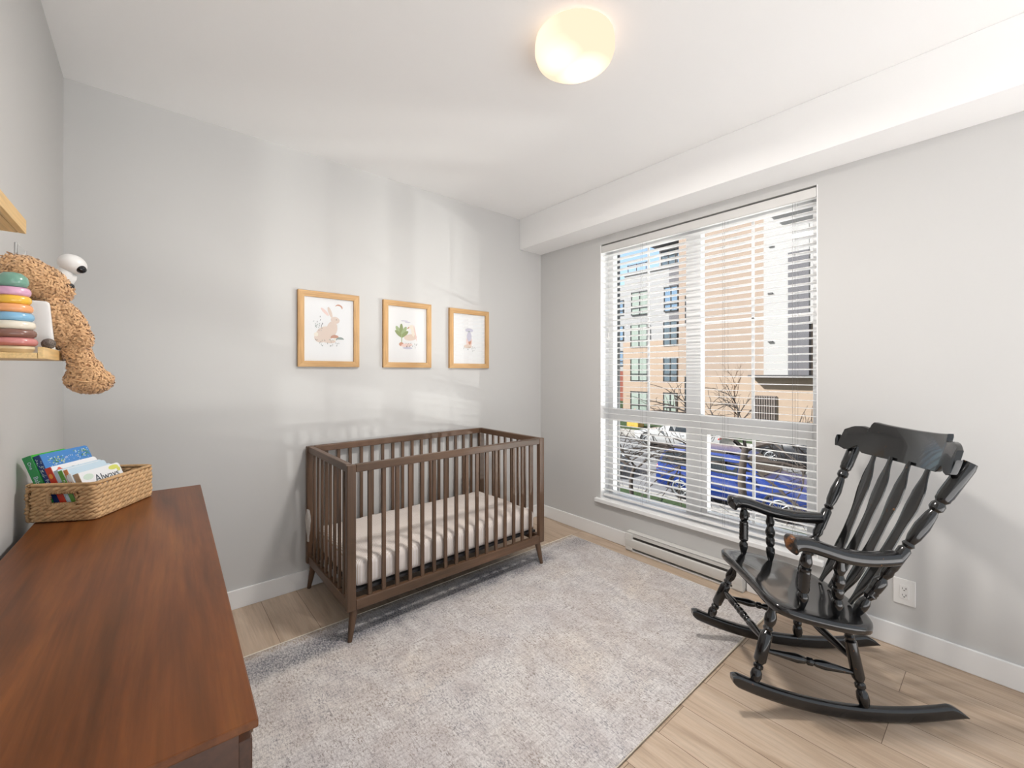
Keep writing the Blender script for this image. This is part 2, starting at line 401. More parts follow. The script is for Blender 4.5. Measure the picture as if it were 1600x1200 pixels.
# blind
bl = empty('window_blind', (2.865, 1.433, .33))
tag(bl, 'white horizontal slat blind hanging in the tall window, slats open', 'window blind')
def O_(p): return Vector(p) - Vector((2.865, 1.433, .33))
b = B(); box(b, O_((XW+.002, WY0+.008, 2.335)), O_((XW+.014, WY1-.008, 2.389)), .002); obj('valance', b, M['valance'], bl)
b = B(); box(b, O_((XW+.016, WY0+.01, 2.348)), O_((2.895, WY1-.01, 2.380)), .002); obj('headrail', b, M['blind'], bl)
b = B(); box(b, O_((2.842, WY0+.012, .340)), O_((2.892, WY1-.012, .356)), .003); obj('bottom_rail', b, M['blind'], bl)
b = B(); nsl = 44
for i in range(nsl):
    z = .392 + i*.0446
    loop = []
    for y in (WY0+.012, WY1-.012):
        loop.append([O_((2.840, y, z+.002)), O_((2.865, y, z+.0014)), O_((2.890, y, z-.002)), O_((2.890, y, z-.0048)), O_((2.865, y, z-.0014)), O_((2.840, y, z-.0008))])
    rings(b, loop)
tag(obj('slats', b, M['blind'], bl))
for y in (1.80, 1.195, .80):
    b = B()
    for x in (2.8385, 2.8915): tube(b, [O_((x, y, .35)), O_((x, y, 2.35))], .0008, 5)
    tube(b, [O_((2.8375, y+.012, .35)), O_((2.8375, y+.012, 2.35))], .0008, 5)
    obj('ladder_cord', b, M['cord'], bl)
b = B(); tube(b, [O_((2.8335, 2.11, 1.66)), O_((2.8335, 2.11, 2.34))], .001, 5); lathe(b, O_((2.8335, 2.11, 1.625)), [(.001, .04), (.005, .03), (.006, 0), (.004, -.004)], 10)
obj('tassel', b, M['plastic'], bl)

# ------------------------------------------------------------------ baseboard heater
ht = empty('baseboard_heater', (2.79, 1.475, 0)); tag(ht, 'long white baseboard heater on the wall under the window sill', 'heater')
def heater():
    y0, y1 = 1.055, 1.895
    def P(p): return Vector(p) - Vector((2.79, 1.475, 0))
    b = B(); box(b, P((XW-.008, y0, .01)), P((XW-.001, y1, .142)), .001)
    box(b, P((2.765, y0, .134)), P((XW-.001, y1, .142)), .002)
    box(b, P((2.765, y0, .112)), P((2.768, y1, .14)), .001)
    obj('back_panel', b, M['heater'], ht)
    b = B(); prof = [(2.756, .030), (2.752, .045), (2.752, .09), (2.757, .098), (2.760, .098), (2.756, .089), (2.756, .046), (2.760, .031)]
    rings(b, [[P((x, y, z)) for x, z in prof] for y in (y0+.003, y1-.003)]); obj('front_cover', b, M['heater'], ht, 30)
    for y in (y0, y1-.06):
        b = B(); box(b, P((2.753, y, .012)), P((XW-.009, y+.06, .133)), .002); obj('end_cap', b, M['heater'], ht)
    b = B(); box(b, P((2.765, y0+.06, .06)), P((2.795, y1-.06, .10)))
    tube(b, [P((2.772, y0+.06, .104)), P((2.772, y1-.06, .104))], .004, 8)
    obj('heating_fins', b, M['fins'], ht)
    b = B(); box(b, P((2.76, y0, .002)), P((XW-.016, y1, .012)), .001); obj('bottom_plate', b, M['heater'], ht)
heater()

# ------------------------------------------------------------------ outlet
ou = empty('wall_outlet', (XW, .33, .278)); tag(ou, 'white double wall outlet behind the rocking chair', 'outlet')
b = B(); box(b, (-.007, -.041, -.063), (0, .041, .063), .003); obj('cover_plate', b, M['plastic'], ou)
b = B(); box(b, (-.010, -.017, -.033), (-.0068, .017, .033), .001)
rc = obj('receptacle', b, M['plastic'], ou)
b = B()
for z in (-.018, .014):
    box(b, (-.0106, -.008, z), (-.0099, -.0055, z+.009)); box(b, (-.0106, .0045, z), (-.0099, .0065, z+.008)); box(b, (-.0106, -.003, z-.007), (-.0099, .002, z-.003))
obj('socket_slots', b, M['dark'], rc)

# ------------------------------------------------------------------ ceiling light
def ceiling_light():
    e = empty('ceiling_light', (1.335, 1.165, ZC)); tag(e, 'round frosted glass flush ceiling light glowing warm', 'ceiling light')
    b = B(); lathe(b, (0, 0, 0), [(.05, 0), (.10, -.001), (.105, -.012), (.05, -.015)], 40); obj('ceiling_plate', b, M['trim'], e, 40)
    m = bpy.data.materials.new('frosted_shade'); m.use_nodes = True; t = m.node_tree; t.nodes.clear()
    o = t.nodes.new('ShaderNodeOutputMaterial'); em = t.nodes.new('ShaderNodeEmission')
    tc = t.nodes.new('ShaderNodeTexCoord').outputs['Object']; fac = None
    for p in ((-.065, .02, -.05), (.055, .005, -.09)):
        d = t.nodes.new('ShaderNodeVectorMath'); d.operation = 'DISTANCE'; t.links.new(tc, d.inputs[0]); d.inputs[1].default_value = p
        r = t.nodes.new('ShaderNodeMapRange'); r.inputs[1].default_value = .03; r.inputs[2].default_value = .12; r.inputs[3].default_value = 1; r.inputs[4].default_value = 0
        t.links.new(d.outputs['Value'], r.inputs[0])
        if fac is None: fac = r.outputs[0]
        else:
            mm = t.nodes.new('ShaderNodeMath'); mm.operation = 'MAXIMUM'; t.links.new(fac, mm.inputs[0]); t.links.new(r.outputs[0], mm.inputs[1]); fac = mm.outputs[0]
    c = mixc(t, fac, (.92, .66, .48, 1), (1.5, 1.25, .95, 1)); t.links.new(c, em.inputs[0]); em.inputs[1].default_value = .76
    t.links.new(em.outputs[0], o.inputs[0])
    b = B(); lathe(b, (0, 0, 0), [(.150, -.012), (.160, -.014), (.163, -.03), (.163, -.062), (.155, -.085), (.13, -.103), (.08, -.112), (.02, -.115)], 56)
    obj('glass_shade', b, m, e, 180)
    l = bpy.data.lights.new('bulb', 'AREA'); l.shape = 'DISK'; l.size = .30; l.energy = 19; l.color = (1, .95, .90)
    lo = bpy.data.objects.new('bulb', l); C.objects.link(lo); lo.parent = e; lo.location = (0, 0, -.125)
ceiling_light()

# ------------------------------------------------------------------ rug
RX0, RX1, RY0, RY1 = .21, 2.652, .87, 2.345
b = B(); rc_ = ((RX0+RX1)/2, (RY0+RY1)/2)
box(b, (RX0-rc_[0], RY0-rc_[1], .0005), (RX1-rc_[0], RY1-rc_[1], .009), .003)
rug = obj('area_rug', b, M['rug']); rug.location = (rc_[0], rc_[1], 0)
tag(rug, 'large distressed beige and grey area rug on the plank floor', 'rug')
b = B(); hx, hy = (RX1-RX0)/2, (RY1-RY0)/2
tube(b, [(-hx, -hy, .006), (hx, -hy, .006), (hx, hy, .006), (-hx, hy, .006)], .0055, 6, loop=True)
obj('bound_edge', b, M['rugedge'], rug)

# ------------------------------------------------------------------ crib
def sheet_mat():
    m, t, b = newmat('striped_sheet'); tc = t.nodes.new('ShaderNodeTexCoord').outputs['Object']
    w = t.nodes.new('ShaderNodeTexWave'); w.wave_type = 'BANDS'; w.bands_direction = 'X'; w.inputs['Scale'].default_value = 46; w.inputs['Distortion'].default_value = .3
    t.links.new(tc, w.inputs['Vector'])
    a = ramp(t, w.outputs[0], [(.60, '#e8e4e2'), (.88, '#bfa894')]).outputs[0]
    t.links.new(a, b.inputs['Base Color']); b.inputs['Roughness'].default_value = .9; b.inputs['Specular IOR Level'].default_value = .15
    return m
M['sheet'] = sheet_mat()
M['cloth'] = mat('muslin', (.55, .52, .49), .9, var=.25, vscale=50, spec=.1)
def crib():
    X0, X1, Y0, Y1 = .740, 2.112, 2.122, 2.862
    cx, cy = (X0+X1)/2, (Y0+Y1)/2; hx, hy = (X1-X0)/2, (Y1-Y0)/2
    e = empty('baby_crib', (cx, cy, 0)); tag(e, 'dark walnut slatted baby crib on splayed legs against the wall', 'crib')
    ZT, ZB = .893, .160
    pw, pd = .045, .032
    for sx in (-1, 1):
        for sy in (-1, 1):
            b = B(); x = sx*(hx-pw/2); y = sy*(hy-pd/2)
            box(b, (x-pw/2, y-pd/2, ZB+.002), (x+pw/2, y+pd/2, ZT-.001), .004); obj('corner_post', b, M['walnut'], e)
            b = B(); base = Vector((x-sx*.02, y-sy*.012, ZB+.0015)); foot = Vector((x+sx*.006-sx*.0, y+sy*.004, .0095 if sy < 0 else .001))
            turned(b, base, foot, [(0, .021), (.5, .0165), (1, .011)], 20); obj('leg', b, M['walnut'], e, 40)
    for sy in (-1, 1):
        y = sy*(hy-.016)
        b = B(); box(b, (-hx+pw, y-.015, ZT-.040), (hx-pw, y+.015, ZT), .004); obj('top_rail', b, M['walnut_x'], e)
        b = B(); box(b, (-hx+pw, y-.015, ZB), (hx-pw, y+.015, ZB+.052), .004); obj('bottom_rail', b, M['walnut_x'], e)
        n = 16; L = 2*(hx-pw)
        for i in range(n):
            x = -hx+pw + L*(i+1)/(n+1)
            b = B(); box(b, (x-.0105, y-.007, ZB+.050), (x+.0105, y+.007, ZT-.038), .002); obj('bar', b, M['walnut'], e)
    for sx in (-1, 1):
        x = sx*(hx-pw/2)
        b = B(); box(b, (x-.015, -hy+pd, ZT-.040), (x+.015, hy-pd, ZT), .004); obj('end_top_rail', b, M['walnut_y'], e)
        b = B(); box(b, (x-.015, -hy+pd, ZB), (x+.015, hy-pd, ZB+.052), .004); obj('end_bottom_rail', b, M['walnut_y'], e)
        n = 8; L = 2*(hy-pd)
        for i in range(n):
            y = -hy+pd + L*(i+1)/(n+1)
            b = B(); box(b, (x-.007, y-.0105, ZB+.050), (x+.007, y+.0105, ZT-.038), .002); obj('end_bar', b, M['walnut'], e)
    b = B(); box(b, (-hx+.05, -hy+.04, .232), (hx-.05, hy-.04, .246)); obj('mattress_board', b, M['dark'], e)
    # mattress is its own thing
    mm = empty('crib_mattress', (cx, cy, .247)); tag(mm, 'crib mattress in a thin striped cream fitted sheet', 'mattress')
    b = B(); box(b, (-hx+.052, -hy+.038, 0), (hx-.052, hy-.038, .142), .035, seg=4)
    bmesh.ops.subdivide_edges(b, edges=[q for q in b.edges if q.calc_length() > .2], cuts=40, use_grid_fill=True)
    for v in b.verts:
        if v.co.z > .10:
            v.co.z += .005*noise.noise(Vector((v.co.x*9, v.co.y*7, 1)))+.003*noise.noise(Vector((v.co.x*30, v.co.y*18, 4)))
        if v.co.y < -hy+.06: v.co.y += .0022*noise.noise(Vector((v.co.x*40, v.co.z*10, 2)))
    obj('fitted_sheet', b, M['sheet'], mm, 180)
    # small cloth hung over the rail at the rear left corner
    b = B(); lp = []
    for k in range(16):
        t = k/15; z = .52 - .19*t; r = .009+.012*math.sin(PI*min(1, t*1.15+.08))
        lp.append([Vector((r*.55*math.cos(a)*(1+.25*math.sin(4*a+k)), r*1.7*math.sin(a)*(1+.18*math.sin(5*a+2*k*.3)), z)) for a in [2*PI*i/20 for i in range(20)]])
    rings(b, lp)
    c = obj('muslin_cloth', b, M['cloth'], None, 180); c.location = (X0-.013, Y1-.105, 0)
    tag(c, 'small pale patterned cloth hanging outside the crib at its rear left corner', 'cloth')
crib()

# ------------------------------------------------------------------ pictures
PC = dict(white=M['paper'], tan=mat('ink_tan', '#e3cfc0', .8), rust=mat('ink_rust', '#c98d6d', .8), grey=mat('ink_grey', '#8f9b93', .8), green=mat('ink_green', '#a3b57f', .8),
          olive=mat('ink_olive', '#8b9a58', .8), pink=mat('ink_pink', '#eccfc6', .8), lav=mat('ink_lavender', '#c9c6d6', .8), dk=mat('ink_dark', '#4e4844', .8), cream=mat('ink_cream', '#efe6d6', .8))
PCN = list(PC)
def ell(cx, cy, rx, ry, a=0, n=20, a0=0, a1=2*PI):
    out = []
    for i in range(n + (1 if a1-a0 < 6.2 else 0)):
        t = a0+(a1-a0)*i/n; x = rx*math.cos(t); y = ry*math.sin(t)
        out.append((cx+x*math.cos(a)-y*math.sin(a), cy+x*math.sin(a)+y*math.cos(a)))
    return out
def picture(x0, x1, z0, z1, label, shapes):
    cx, cz = (x0+x1)/2, (z0+z1)/2; w, h = (x1-x0)/2, (z1-z0)/2
    e = empty('picture_frame', (cx, YB, cz)); tag(e, label, 'picture', 'framed animal prints in a row on the wall')
    fw = .037; dp = .022
    b = B(); k = .0005
    cor = ((-1, -1), (1, -1), (1, 1), (-1, 1))
    vs = [[b.verts.new((sx*(w-i), y, sz*(h-i))) for i, y in ((0, -k), (0, -dp+.001), (.001, -dp), (fw-.001, -dp), (fw, -dp+.001), (fw, -k))] for sx, sz in cor]
    for i in range(4):
        for j in range(6):
            f = b.faces.new((vs[i][j], vs[(i+1) % 4][j], vs[(i+1) % 4][(j+1) % 6], vs[i][(j+1) % 6])); f.material_index = 1 if i in (0, 2) else 0
    obj('frame', b, [M['oakframe'], M['oakframe_x']], e)
    b = B(); box(b, (-w+fw, -.008, -h+fw), (w-fw, -.004, h-fw)); pr = obj('print', b, M['paper'], e)
    b = B(); y = -.0083
    for i, (c, pts) in enumerate(shapes):
        yy = y - i*.00004
        f = b.faces.new([b.verts.new((px*1.3, yy, pz*1.32+.006)) for px, pz in pts]); f.material_index = PCN.index(c)
    obj('illustration', b, [PC[k] for k in PCN], pr)
    b = B(); vs = [b.verts.new(p) for p in ((-w+fw, -.015, -h+fw), (w-fw, -.015, -h+fw), (w-fw, -.015, h-fw), (-w+fw, -.015, h-fw))]; b.faces.new(vs)
    obj('glazing', b, M['picglass'], e)
def grass(rnd, n, x0, x1, z0, z1):
    o = []
    for i in range(n):
        x = rnd.uniform(x0, x1); z = rnd.uniform(z0, z1)
        o.append(('dk' if rnd.random() < .5 else 'grey', ell(x, z, .0012, .004, rnd.uniform(-.6, .6), 8)))
    return o
rnd = random.Random(3)
rabbit = [('tan', ell(-.02, -.025, .045, .036, .35)), ('tan', ell(-.042, -.045, .030, .024)), ('tan', ell(.012, .0, .026, .040, -.2)), ('tan', ell(.028, .045, .022, .017, -.2)),
          ('tan', ell(.003, .082, .008, .028, .35)), ('pink', ell(-.022, .083, .007, .026, .8)), ('rust', ell(.026, -.044, .021, .016, 0, 14, 0, PI)), ('grey', ell(.052, -.050, .019, .012, 0, 14, 0, PI)),
          ('dk', ell(.034, .047, .004, .0012, 0, 8)), ('cream', ell(.026, -.052, .005, .009, 0, 10)), ('rust', ell(.045, .105, .020, .020, 0, 14, .1, 2.4) + ell(.042, .10, .019, .018, 0, 14, .1, 2.4)[::-1]),
          ('cream', ell(-.063, -.03, .010, .010)), ('tan', ell(0, -.062, .03, .008))] + grass(rnd, 26, -.07, .05, -.085, -.05) + grass(rnd, 20, -.075, -.03, -.01, .06)
goose = [('green', ell(-.052, .01, .012, .036, .5)), ('olive', ell(-.038, .018, .011, .038, 0)), ('green', ell(-.024, .01, .012, .034, -.5)), ('olive', ell(-.052, -.002, .010, .03, .9)), ('olive', ell(-.018, -.002, .010, .028, -.9)), ('green', ell(-.036, -.03, .003, .03)),
         ('tan', ell(.018, -.018, .040, .018, .1)), ('cream', ell(.032, .02, .010, .034, .15)), ('cream', ell(.018, .040, .014, .010, .3)), ('rust', ell(.004, .034, .009, .003, .7, 8)), ('pink', ell(.047, .008, .004, .045, .2)),
         ('rust', ell(-.038, -.058, .014, .011)), ('pink', ell(-.005, -.062, .035, .010, .1)), ('lav', ell(.0, -.078, .03, .006)), ('lav', ell(-.02, .072, .022, .003)), ('lav', ell(.0, .066, .018, .003))] + grass(rnd, 22, -.01, .06, -.075, -.05)
bird = [('lav', ell(0, .05, .03, .012)), ('grey', ell(.0, .04, .008, .006)), ('pink', ell(.0, -.02, .022, .035)), ('rust', ell(.004, -.022, .010, .018)), ('tan', ell(-.01, -.05, .03, .012)), ('lav', ell(.0, .01, .018, .03))] + grass(rnd, 20, -.05, .05, -.08, -.05)
def wallpt(px, py):
    u = px-800; X = .7605*u+.6494*661.4; Y = -.6494*u+.7605*661.4; s = (YB-.02)/Y
    return X*s, H+(580.5-py)*s
for (a, c, lab, sh) in (((465.5, 451.5), (561.5, 573.5), 'oak framed print of a sitting rabbit, leftmost of the three pictures above the crib', rabbit),
                        ((599, 467.5), (674, 574.5), 'oak framed print of a white goose beside a leafy plant, middle picture', goose),
                        ((702.5, 480.5), (764, 575.5), 'oak framed print reflecting the window, rightmost picture nearest the beam', bird)):
    x0, z1 = wallpt(*a); x1, z0 = wallpt(*c)
    picture(x0, x1, z0, z1, lab, sh)

# ------------------------------------------------------------------ dresser
def dresser():
    L, D, Z = 1.49, .417, .90
    ang = -math.radians(1.76)
    # far right corner of the top at (.155, 2.135)
    e = empty('dresser', (0, 0, 0), ang)
    ax = Vector((math.cos(ang), math.sin(ang))); ay = Vector((-math.sin(ang), math.cos(ang)))
    c = Vector((.155, 2.135)) - ax*(D/2) - ay*(L/2); e.location = (c.x, c.y, 0)
    tag(e, 'long walnut brown dresser along the left wall, near the camera', 'dresser')
    hx, hy = D/2, L/2
    b = B(); box(b, (-hx, -hy, Z-.012), (hx, hy, Z), .002); obj('top', b, M['dresser'], e)
    b = B(); box(b, (-hx+.004, -hy+.004, .16), (hx-.022, hy-.004, Z-.0125)); obj('body', b, M['dresser_dark'], e)
    for r in range(3):
        for c_ in range(2):
            y0 = -hy+.02 + c_*(L-.04)/2+.004; y1 = y0+(L-.04)/2-.008; z0 = .175+r*.232; z1 = z0+.222
            b = B(); box(b, (hx-.0215, y0, z0), (hx-.004, y1, z1), .002); d = obj('drawer', b, M['dresser_dark'], e)
            for yy in (.25, .75):
                b = B(); y = y0+(y1-y0)*yy; turned(b, (hx-.0042, y, (z0+z1)/2), (hx+.018, y, (z0+z1)/2), [(0, .006), (.4, .006), (.6, .013), (1, .011)], 16); obj('knob', b, M['walnut'], d, 40)
    for sx in (-1, 1):
        for sy in (-1, 1):
            b = B(); turned(b, (sx*(hx-.06), sy*(hy-.1), .1595), (sx*(hx-.04), sy*(hy-.07), .001), [(0, .022), (1, .013)], 16); obj('leg', b, M['walnut'], e, 40)
dresser()

# ------------------------------------------------------------------ wicker basket and books
M['wicker'] = mat('water_hyacinth', '#c9a478', .65, var=.5, vscale=60, bump=.5, bscale=250)
BA = -math.radians(31); BC = Vector((-.1427, 1.995, .9005)); BW, BD, BH = .182, .258, .116
def basket():
    e = empty('wicker_basket', BC, BA); tag(e, 'woven wicker storage basket holding board books on the dresser', 'basket')
    hx, hy, r = BW/2, BD/2, .012
    def path(n=220):
        out = []
        segs = [((-hx+r, -hy), (hx-r, -hy)), None, ((hx, -hy+r), (hx, hy-r)), None, ((hx-r, hy), (-hx+r, hy)), None, ((-hx, hy-r), (-hx, -hy+r)), None]
        cs = [(hx-r, -hy+r, -PI/2), (hx-r, hy-r, 0), (-hx+r, hy-r, PI/2), (-hx+r, -hy+r, PI)]
        ds = .004
        for i, s in enumerate(segs):
            if s:
                a, c = Vector(s[0]), Vector(s[1]); L = (c-a).length; k = int(L/ds); nn = Vector(((c-a).y, -(c-a).x)).normalized()
                for j in range(k): out.append((a+(c-a)*j/k, nn))
            else:
                x, y, a0 = cs[i//2]
                for j in range(5):
                    t = a0+PI/2*j/5; nn = Vector((math.cos(t), math.sin(t))); out.append((Vector((x, y))+nn*r, nn))
        return out
    P = path(); N = len(P)
    rows = 7; z0 = .0145; dz = .0140
    b = B()
    def hole(p, z): return p.y < -hy+.004 and -.031 < p.x < .045 and .052 < z < .092
    for rix in range(rows):
        z = z0+rix*dz; cyc = 20; ph = rix*2.1
        for s in (0, 1):
            run = []; allin = True
            def flush(run, loop=False):
                if len(run) > 3: tube(b, run, .0058, 7, loop=loop)
            for k in range(N):
                p, nn = P[k]
                if hole(p, z): flush(run); run = []; allin = False; continue
                t = 2*PI*cyc*k/N+ph+s*PI
                q = p+nn*(.0036*math.cos(t)); run.append(Vector((q.x, q.y, z+.0046*math.sin(t))))
            flush(run, allin)
    obj('woven_sides', b, M['wicker'], e, 180)
    # rope rims
    for nm, z, cyc, rr in (('rim', BH-.004, 70, .0050), ('foot_braid', .006, 50, .0042)):
        b = B()
        for s in (0, 1, 2):
            tube(b, [Vector(((P[k][0]+P[k][1]*(.0030*math.cos(2*PI*cyc*k/N+s*2.09))).x, (P[k][0]+P[k][1]*(.0030*math.cos(2*PI*cyc*k/N+s*2.09))).y, z+.0030*math.sin(2*PI*cyc*k/N+s*2.09))) for k in range(N)], rr*.8, 6, loop=True)
        obj(nm, b, M['wicker'], e, 180)
    b = B(); hp = []
    cor = [(-.031, .052), (.045, .052), (.045, .090), (-.031, .090)]
    for i in range(4):
        a, c = Vector(cor[i]), Vector(cor[(i+1) % 4]); k = int((c-a).length/.002)
        hp += [a+(c-a)*j/k for j in range(k)]
    for s in (0, 1):
        tube(b, [Vector((q.x+.0022*math.cos(i*.9+s*PI), -hy+.0035*math.cos(i*.9+s*PI), q.y+.0035*math.sin(i*.9+s*PI))) for i, q in enumerate(hp)], .0034, 6, loop=True)
    obj('handle_hole_rim', b, M['wicker'], e, 180)
    b = B(); box(b, (-hx+.004, -hy+.004, .002), (hx-.004, hy-.004, .008)); obj('base', b, M['wicker'], e)
basket()
def cmat(name, c, r=.35): return mat(name, c, r, coat=.2)
BKM = {k: cmat('book_'+k, v) for k, v in dict(green='#2f9a55', bright='#2fb32c', navy='#173a7c', blue='#3f86cc', red='#cf3a22', white='#eef1f4', pale='#c6dcea', leaf='#5f9f3a', orange='#d98a52', tan='#b79b7c', mint='#cfe3d6', yellow='#d8dc6a', fox='#e2604a', ink='#44505c', sky='#9cc9e8', teal='#2e8f86', pages='#e9e4d8', glow='#f2a13c').items()}
def bookmat():
    return Matrix.Translation(BC) @ Matrix.Rotation(BA, 4, 'Z')
def book(x, t, w, h, y0, lean, spine, cover, label, decor=None, z=.012, edge=None):
    """board book: spine towards the short side, front cover towards +x, leaning to -x"""
    e = empty('board_book'); tag(e, label, 'book', 'board books standing in the wicker basket')
    e.matrix_world = bookmat() @ Matrix.Translation((x, y0, z)) @ Matrix.Rotation(-lean, 4, 'Y')
    b = B(); box(b, (.0016, .002, .002), (t-.0016, w-.002, h-.002)); obj('pages', b, BKM['pages'], e)
    def board(xa, xb, nm, m):
        r = .010; pts = [(0, 0), (w-r, 0), (w-.003, .003), (w, r), (w, h-r), (w-.003, h-.003), (w-r, h), (0, h)]
        b = B(); rings(b, [[Vector((q, y, zz)) for y, zz in pts] for q in (xa, xb)]); return obj(nm, b, m, e)
    fc = board(t-.0015, t, 'front_cover', BKM[cover]); board(0, .0015, 'back_cover', BKM[edge or cover])
    b = B(); box(b, (0, -.0015, 0), (t, .0015, h), .0005); sp = obj('spine', b, BKM[spine], e)
    if decor: decor(e, fc, sp, t, w, h)
    return e
def on_cover(t, y, z, rot=0):    # local text plane -> cover plane (+x), reading along +y
    return Matrix.Translation((t+.0004, y, z)) @ Matrix(((0, 0, 1, 0), (1, 0, 0, 0), (0, 1, 0, 0), (0, 0, 0, 1))) @ Matrix.Rotation(rot, 4, 'Z')
def on_spine(t, z, down=True):
    return Matrix.Translation((t/2, -.0019, z)) @ Matrix(((1, 0, 0, 0), (0, 0, -1, 0), (0, 1, 0, 0), (0, 0, 0, 1))) @ Matrix.Rotation(-PI/2 if down else PI/2, 4, 'Z')
def blobs(parent, t, lst, name):
    b = B(); ms = []; 
    for i, (m, y, z, ry, rz) in enumerate(lst):
        if m not in ms: ms.append(m)
        pts = ell(y, z, ry, rz, 0, 12)
        f = b.faces.new([b.verts.new((t+.0003+i*.00003, a, c)) for a, c in pts]); f.material_index = ms.index(m)
    obj(name, b, [BKM[m] for m in ms], parent)
def d_green(e, fc, sp, t, w, h):
    text_on('One', .013, on_spine(t, h-.03), BKM['pale'], 'title', sp); text_on('Baby', .017, on_spine(t, h-.082), BKM['pale'], 'title', sp)
def d_blue(e, fc, sp, t, w, h):
    text_on('Poppy', .013, on_spine(t, h-.095), BKM['pale'], 'title', sp)
    r = random.Random(5); L = []
    for i in range(70):
        k = r.random(); c = (.045, h-.03) if k < .5 else (w-.035, h-.022)
        L.append((r.choice(['yellow', 'mint', 'leaf', 'sky']), c[0]+r.uniform(-.028, .028), c[1]+r.uniform(-.013, .013), .0026, .0016))
    for i in range(40): L.append(('white', r.uniform(.01, w-.01), r.uniform(h-.10, h-.006), .0010, .0010))
    L += [('sky', .03, h-.085, .022, .030), ('yellow', .030, h-.13, .018, .012), ('leaf', .02, h-.075, .012, .008), ('teal', .055, h-.085, .008, .022)]
    blobs(fc, t, L, 'cover_art')
    for i, ch in enumerate('STORIES FOR'):
        a = math.radians(140-10*i); text_on(ch, .0065, on_cover(t, w*.56+.04*math.cos(a), h-.062+.04*math.sin(a), a-PI/2), BKM['white'], 'title', fc)
    r = random.Random(8); b = B()
    for i in range(34):
        q = Vector((t/2+r.uniform(-t*.38, t*.38), 0, h-r.uniform(.008, .07)))
        b.faces.new([b.verts.new((q.x+.0009*math.cos(a), -.0018, q.z+.0022*math.sin(a))) for a in [2*PI*j/6 for j in range(6)]])
    obj('spine_art', b, BKM['mint'], sp)
def d_red(e, fc, sp, t, w, h):
    b = B(); b.faces.new([b.verts.new((t/2+.005*math.cos(a), -.0018, h-.028+.008*math.sin(a))) for a in [2*PI*j/14 for j in range(14)]]); obj('spine_art', b, BKM['glow'], sp)
    text_on('Story', .011, on_spine(t, h-.065), BKM['white'], 'title', sp)
    blobs(fc, t, [('red', .025, h-.016, .013, .005), ('fox', .025, h-.011, .006, .005)], 'cover_art')
    text_on('Thank you', .012, on_cover(t, w*.55, h-.018), BKM['ink'], 'title', fc)
def d_pale(e, fc, sp, t, w, h): text_on('Night', .009, on_spine(t, h-.05), BKM['navy'], 'title', sp)
def d_leaf(e, fc, sp, t, w, h): text_on('My World', .009, on_spine(t, h-.05), BKM['white'], 'title', sp)
def d_orange(e, fc, sp, t, w, h):
    b = B(); b.faces.new([b.verts.new((t/2+.0042*math.cos(a), -.0018, h-.030+.013*math.sin(a))) for a in [2*PI*j/14 for j in range(14)]]); obj('spine_art', b, BKM['white'], sp)
def d_tan(e, fc, sp, t, w, h):
    text_on('Always', .009, on_spine(t, h-.045), BKM['ink'], 'title', sp)
    text_on('Always', .036, on_cover(t, w*.60, h-.034), BKM['ink'], 'title', fc)
    blobs(fc, t, [('mint', .03, h-.02, .02, .010), ('yellow', w-.03, h-.012, .022, .008), ('yellow', w-.012, h-.022, .008, .008), ('fox', w*.58, h-.082, .032, .022), ('fox', w*.44, h-.066, .006, .012), ('fox', w*.74, h-.066, .006, .012), ('white', w*.56, h-.098, .016, .010)], 'cover_art')
def books():
    ln = math.radians(21.5); x = -.043
    sp = [(.024, .125, .197, 'green', 'bright', 'thick green board book with a green spine, leftmost in the basket', d_green, 'bright'),
          (.017, .178, .200, 'navy', 'blue', 'large blue starry board book, tallest cover in the basket', d_blue, 'navy'),
          (.016, .172, .160, 'red', 'white', 'white board book with a red spine and little red roof', d_red, None),
          (.011, .168, .151, 'pale', 'pale', 'pale blue board book behind the thin green one', d_pale, None),
          (.011, .150, .150, 'leaf', 'white', 'thin leaf green spined board book in the middle of the basket', d_leaf, None),
          (.010, .150, .152, 'orange', 'pale', 'board book with an orange and white spine', d_orange, None),
          (.007, .160, .140, 'white', 'pale', 'thinnest white board book beside the tan spine', None, None),
          (.014, .168, .136, 'tan', 'white', 'board book with tan spine and white cover reading Always, rightmost', d_tan, None)]
    for i, (t, w, h, s, c, lab, dec, edge) in enumerate(sp):
        t *= 1.02
        book(x, t, w, h, -.112 + (.004 if i % 2 else 0), ln, s, c, lab, dec, .010+t*math.sin(ln)*0, edge)
        x += t/math.cos(ln)+.0006
books()

# ------------------------------------------------------------------ wall shelves (picture ledges)
def ledge(y0, y1, z0, label, xf=-.18):
    e = empty('wall_shelf', (XL, (y0+y1)/2, z0)); tag(e, label, 'shelf', 'small bamboo wall shelves')
    h = (y1-y0)/2; d = xf-XL
    b = B(); box(b, (.0005, -h, 0), (d-.0105, h, .013), .001); obj('board', b, M['bamboo'], e)
    b = B(); box(b, (d-.010, -h, 0), (d, h, .026), .001); obj('front_lip', b, M['bamboo'], e)
    b = B(); box(b, (.0005, -h, .0135), (.009, h, .045), .001); obj('back_rail', b, M['bamboo'], e)
ledge(1.392, 1.684, H+.0285, 'pale bamboo wall shelf holding the ring stacker and teddy bear')
ledge(.80, 1.215, H+.262, 'pale bamboo wall shelf at the left edge, above the one with the teddy')
ZS = H+.0285+.013
